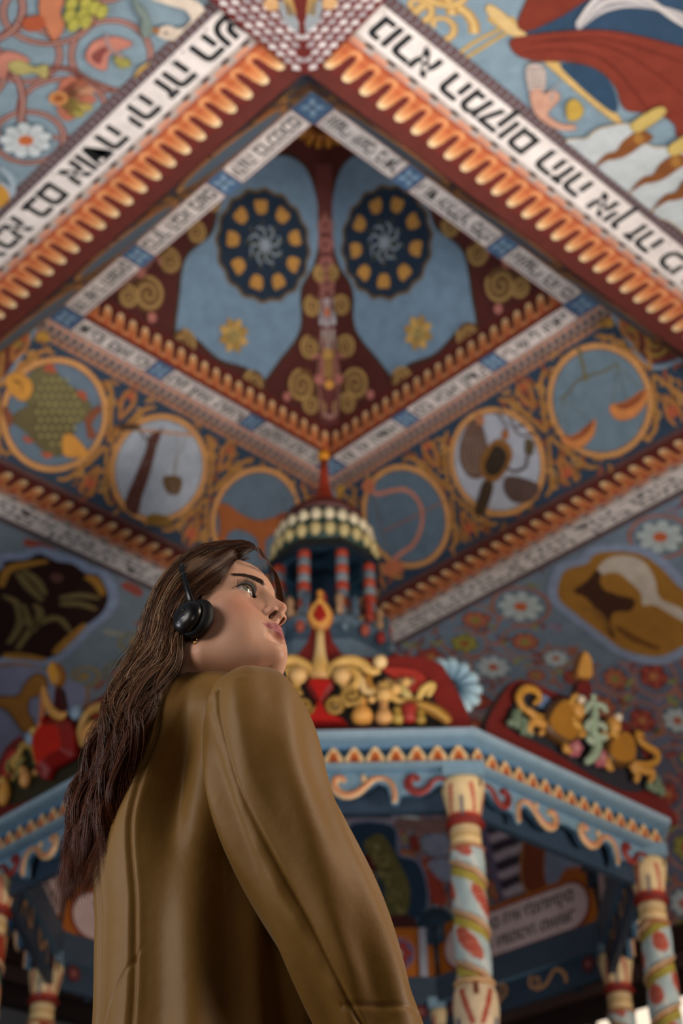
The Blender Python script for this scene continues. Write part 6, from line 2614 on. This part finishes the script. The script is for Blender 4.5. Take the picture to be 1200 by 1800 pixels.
NP_ = 64
G = [
    guide([(446, 968), (432, 976), (418, 988), (400, 1008), (378, 1027), (358, 1042), (340, 1064), (326, 1092)], [(318, 1128, 1.928), (312, 1160, 1.910), (284, 1195, 1.890), (262, 1235, 1.869), (256, 1278, 1.850), (236, 1325, 1.845), (216, 1378, 1.840), (212, 1430, 1.835), (210, 1480, 1.835), (190, 1528, 1.835)]),
    guide([(442, 964), (416, 971), (384, 994), (352, 1018), (326, 1048), (310, 1082)], [(302, 1122, 1.940), (292, 1160, 1.920), (256, 1200, 1.898), (236, 1245, 1.875), (230, 1292, 1.860), (208, 1342, 1.855), (192, 1402, 1.850), (188, 1455, 1.845), (178, 1512, 1.840), (165, 1556, 1.835)]),
    guide([(436, 961), (398, 965), (362, 984), (332, 1008), (308, 1042), (291, 1085)], [(280, 1130, 1.952), (262, 1174, 1.929), (232, 1220, 1.905), (220, 1268, 1.876), (202, 1322, 1.870), (178, 1384, 1.865), (170, 1442, 1.860), (156, 1500, 1.855), (144, 1560, 1.855)]),
    guide([(426, 958), (378, 961), (342, 977), (313, 1002), (292, 1038), (276, 1082)], [(262, 1132, 1.971), (240, 1178, 1.947), (215, 1228, 1.917), (206, 1280, 1.895), (184, 1340, 1.885), (160, 1402, 1.880), (149, 1462, 1.875), (134, 1522, 1.870), (128, 1570, 1.870)]),
    guide([(410, 958), (352, 966), (322, 988), (300, 1013), (282, 1045), (264, 1092)], [(248, 1142, 1.987), (224, 1188, 1.958), (203, 1234, 1.930), (198, 1290, 1.905), (172, 1348, 1.900), (152, 1402, 1.895), (140, 1462, 1.890), (124, 1520, 1.885), (122, 1552, 1.885), (140, 1592, 1.885)]),
]
GS = np.stack([resample(g, NP_) for g in G])
cf, cu, cr_ = np.array(CF), np.array(CU), np.array(CR)


def strand_path(s, lift, r1, r2, ph, amp, fq=2.6):
    """s 0..4 across the fall of hair; lift: how far off the head"""
    t = np.linspace(0, 1, NP_)
    s, sl = s
    def at_s(q):
        i = min(int(q), 3)
        f = q - i
        return GS[i] * (1 - f) + GS[i + 1] * f
    cw = (.72 * np.clip((t - .12) / .45, 0, 1))[:, None]
    p = at_s(s) * (1 - cw) + at_s(sl) * cw
    # volume: away from the head near the scalp, to and fro lower down
    w = np.clip((t - .30) / .3, 0, 1)
    out = p - np.array(HT)
    out /= np.linalg.norm(out, axis=1, keepdims=True)
    p = p + out * (lift * (1 - w))[:, None] + cf[None, :] * (r1 * .030 * w)[:, None]
    T = np.gradient(p, axis=0)
    T /= np.linalg.norm(T, axis=1, keepdims=True)
    side = np.cross(T, cf)
    side /= np.linalg.norm(side, axis=1, keepdims=True)
    wave = amp * (.0125 * np.sin(2 * PI * fq * t + ph) + .0036 * np.sin(2 * PI * 5.6 * t + ph * 1.7)) * w
    p = p + side * (wave + r2 * .010 * w * (1 - .3 * t))[:, None] + cf[None, :] * (.006 * np.cos(2 * PI * 2.6 * t + ph) * w)[:, None]
    return p


# solid mass under the fibres
def hair_mass():
    rings = []
    n = 40
    idx = list(range(6, NP_ - 3, 1))
    for j in idx:
        a, b = GS[0][j], GS[4][j]
        c = (a + b) / 2
        t = j / (NP_ - 1)
        T = (GS[2][min(j + 1, NP_ - 1)] - GS[2][j - 1])
        T /= np.linalg.norm(T)
        wd = b - a
        wl = np.linalg.norm(wd)
        wd /= wl
        nn = np.cross(T, wd)
        nn /= np.linalg.norm(nn)
        half = wl * .30
        th = .020 if t > .35 else .008
        mid = GS[2][j]
        row = []
        for k in range(n):
            q = 2 * PI * k / n
            row.append(c * .4 + mid * .6 + wd * (half * math.cos(q)) + nn * (th * math.sin(q)) + cf * .018)
        rings.append(row)
    return rings


m, N, L, b = nodes_of('dark hair mass')
tc = N.new('ShaderNodeTexCoord')
nz_ = N.new('ShaderNodeTexNoise')
nz_.inputs['Scale'].default_value = 80
L.new(tc.outputs['Object'], nz_.inputs['Vector'])
crr = N.new('ShaderNodeValToRGB')
crr.color_ramp.elements[0].color = (*hex3('1c100a'), 1)
crr.color_ramp.elements[1].color = (*hex3('3a2418'), 1)
L.new(nz_.outputs['Fac'], crr.inputs[0])
L.new(crr.outputs[0], b.inputs['Base Color'])
b.inputs['Roughness'].default_value = .6
HMASS = m
# cap over the skull, open at the face
lo, hi = (-.105, -.14, -.10), (.105, .112, .165)
axh, (X, Y, Z) = grid(lo, hi, .0028)
D = ell(X, Y, Z, SK_C, (SK_R[0] - .005, SK_R[1] - .005, SK_R[2] - .005))
cut = cap(X, Y, Z, (0, .12, -.01), (0, .080, .07), .080, .066)
D = smax(D, -cut, .004)
D = np.maximum(D, -(Z + .055 + (Y + .02) * -1.2) if False else D)
D = smax(D, -(Z + .02 - (-Y) * .0) + np.where(Y > .0, 0, -1.0), .004)
V, F = surface_nets(D, axh)
if det < 0:
    F = F[:, ::-1]
hair = mesh_from('hair', can2w(V), F, HMASS, None, person)
hair['label'] = 'long wavy brown hair with lighter streaks'
hair_fall = loft('hair_fall', hair_mass(), HMASS, hair)

rng = np.random.default_rng(21)
pa, ra, co = [], [], []
NS = 7600
lockph = rng.uniform(0, 6.28, 64)
locks = rng.random(64)
lockf = rng.random(64)
for n_ in range(NS):
    s = rng.random() ** .95 * 4
    li = int(s / 4 * 26 + rng.normal(0, .5)) % 64
    sl = (li + .5) / 26 * 4
    clump = .55
    s2 = (s, min(3.999, max(0, sl)))
    layer = rng.random()
    r1 = (layer * 2 - 1)
    p = strand_path(s2, .001 + .006 * layer, r1 * 1.0, rng.normal(0, .38), lockph[li] + rng.normal(0, .22), .6 + .7 * locks[li], 2.3 + 1.1 * lockf[li])
    t = np.linspace(0, 1, NP_)
    # end early: layered cut
    end = 1 - .30 * rng.random() ** 2
    if end < 1:
        tt = np.linspace(0, end, NP_)
        p = np.stack([np.interp(tt, t, p[:, i]) for i in range(3)], 1)
    # fly-aways
    if rng.random() < .055:
        fl = np.cumsum(rng.normal(0, 1, (NP_, 3)), 0) * .00035
        k = rng.uniform(.002, .010)
        p = p + fl + np.outer(np.sin(PI * t) ** 2, -cr_ * k * rng.uniform(.2, 1.2) + cu * k * rng.uniform(-.6, 1.0))
    pa.append(p)
    r0 = rng.uniform(.00034, .00058)
    ra.append(r0 * np.clip((1 - t) * 6, .15, 1))
    base = np.array(hex3(['38200f', '472512', '562c14', '28150a', '3e2110'][rng.integers(0, 5)]))
    hl = np.array(hex3(['a07c5c', '8c6444', 'b0906e'][rng.integers(0, 3)]))
    tip = np.array(hex3('7a3c1c'))
    hm = (.9 if locks[li] > .66 else (.35 if rng.random() < .12 else .04)) * rng.random()
    zone = np.clip((t - .02) / .15, 0, 1) * np.clip((.72 - t) / .25, 0, 1)
    c = base[None, :] * (1 - (hm * zone)[:, None]) + hl[None, :] * (hm * zone)[:, None]
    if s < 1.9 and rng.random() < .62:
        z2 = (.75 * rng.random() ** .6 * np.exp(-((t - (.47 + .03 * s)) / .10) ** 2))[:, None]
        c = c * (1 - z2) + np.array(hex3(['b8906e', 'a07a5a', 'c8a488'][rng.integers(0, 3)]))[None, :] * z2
    tz = np.clip((t - .6) / .4, 0, 1)[:, None] * .55
    c = c * (1 - tz) + tip[None, :] * tz
    co.append(c)
# front lock and wisps along the far side of the forehead
for n_ in range(260):
    q = rng.random()
    off = rng.normal(0, 2.5)
    pts = [skull_px(444 + off * .3, 964, .004), at_depth(458 + off * .4, 971 + off, 2.02), at_depth(474 + off * .6, 990 + off, 2.03), at_depth(485 + off * .5, 1012, 2.04), at_depth(491 + off * .8, 1040, 2.05), at_depth(493 + off, 1072, 2.06), at_depth(488 + off, 1110, 2.07)]
    p = resample(pts, NP_)
    pa.append(p)
    ra.append(rng.uniform(.0003, .0005) * np.clip((1 - np.linspace(0, 1, NP_)) * 6, .15, 1))
    co.append(np.tile(np.array(hex3(['33200f', '4a2c1c', '5a3824'][n_ % 3])), (NP_, 1)))
# roots along the hairline by the temple
for n_ in range(240):
    q = rng.random()
    x0, y0 = 438 - 72 * q, 976 + 62 * q ** 1.15
    pts = [skull_px(x0 + 3 + rng.uniform(-2, 4), y0 + rng.uniform(-2, 5), .0005), skull_px(x0 - 14, y0 + 7, .004), skull_px(x0 - 34, y0 + 20, .005), skull_px(max(322, x0 - 62), y0 + 42, .005)]
    p = resample(pts, NP_)
    pa.append(p)
    ra.append(.00030 * np.clip(np.minimum(np.linspace(0, 1, NP_) * 5 + .2, (1 - np.linspace(0, 1, NP_)) * 6), .15, 1))
    co.append(np.tile(np.array(hex3(['4a2f1e', '5a3824', '7a5a44'][n_ % 3])), (NP_, 1)))
strands('hair_strands', pa, ra, co, hair)

# ------------------------------------------------------------------ headphones and earring
BLK = plain_mat('black plastic', '0b0b0d', .32, .5, .1, 60)
PADM = plain_mat('black ear cushion', '08080a', .6, .3, .2, 90, bump=.3)
HCc = (.0735, .025, -.013)
hp = empty('headphones', hw(*HCc), 'black on-ear headphones worn over her brown hair', 'headphones')
bpy.context.view_layer.update()
for sg in (1, -1):
    c = hw(HCc[0] * sg, HCc[1], HCc[2])
    nrm = (HS * sg + HF * -.10).normalized()
    mb = MB()
    mb.lathe(c, [(.010, -.006), (.020, -.006), (.0245, -.002), (.0262, .004), (.0245, .009), (.019, .012), (.008, .010)], '0a0a0c', 48, up=nrm)
    mb.build('ear_cushion', PADM, hp)
    mb = MB()
    c2 = c + nrm * .009 + HF * -.005 + HU * -.001
    mb.lathe(c2, [(.005, .0), (.0210, .002), (.0220, .006), (.0200, .0105), (.016, .0145), (.010, .0165), (.003, .0172)], '0e0e12', 56, up=nrm)
    cup = mb.build('ear_cup', BLK, hp)
    A = (HU - nrm * HU.dot(nrm)).normalized()
    B = nrm.cross(A)
    if B.dot(HF) < 0:
        B = -B
    mb = MB()
    for i in range(3):
        for j in range(6):
            q = c2 + nrm * .0166 + A * (-.004 - .0026 * i) + B * (-.009 + .0034 * j + .0015 * (i % 2))
            q = q + nrm * (-.0006 * abs(j - 2.5) - .0004 * i)
            mb.ball(q, .0009, col='000000', n=8)
    mb.build('vent_holes', PADM, cup)
    mb = MB()
    mb.ball(c2 + nrm * .0105 + A * -.0070 + B * -.001, .0135, .0075, .0068, '26263e', (B, A, nrm), n=32)
    mb.build('vent_plate', plain_mat('plastic with painted blue reflection', '23243a', .3, .5, .1, 60), cup)  # blue reflection on the cup put into this plate's colour
    mb = MB()
    pts = [c2 + nrm * .0115 + A * (-.0170 + .004 * math.sin(PI * t)) + B * (-.009 + .018 * t) for t in np.linspace(0, 1, 12)]
    mb.tube(pts, .0007, '30303a', 6)
    mb.ball(c2 + nrm * .0168 + A * .0015 + B * .004, .0022, col='50506a', n=10)
    mb.build('rim_mark', BLK, cup)
    mb = MB()
    pp = [skull_px(x, y, .012) for x, y in ((335, 1062), (330, 1042), (325, 1022), (320, 1005), (319, 996))]
    pp = [tocan(p) for p in pp]
    arm = smooth([c2 + nrm * .006 + A * .016] + [hw(sg * p[0], p[1], p[2]) for p in pp], False, 6)
    mb.tube(arm, [.0075] * 4 + [.0065 - .002 * min(1, i / 10) for i in range(len(arm) - 4)], '1a1310', 12, .6, nrm)
    mb.build('slider_arm', BLK, hp)
mb = MB()
e = tocan(skull_px(319, 996, .012))
e0 = tocan(skull_px(322, 1012, .012))
arc = smooth([hw(*e0), hw(*e), hw(.034, e[1] - .012, e[2] + .026), hw(0, e[1] - .016, e[2] + .034), hw(-.034, e[1] - .012, e[2] + .026), hw(-e[0], e[1], e[2]), hw(-e0[0], e0[1], e0[2])], False, 8)
mb.tube(arc, .0052, '0a0a0c', 12, .6)
mb.build('headband', BLK, hp)

GOLDM = plain_mat('polished gold', 'e0b060', .2, .5, .05, 20, 1.0)
mb = MB()
ce = at_depth(341, 1124, 1.925)
pts = [ce + HF * (.0035 * math.cos(t)) + HU * (.0058 * math.sin(t)) for t in np.linspace(0, 2 * PI, 26)]
mb.tube(pts, .0011, 'e0b060', 10)
er = mb.build('earring', GOLDM)
tag(er, 'small gold hoop earring below the black headphone cup', 'earring')
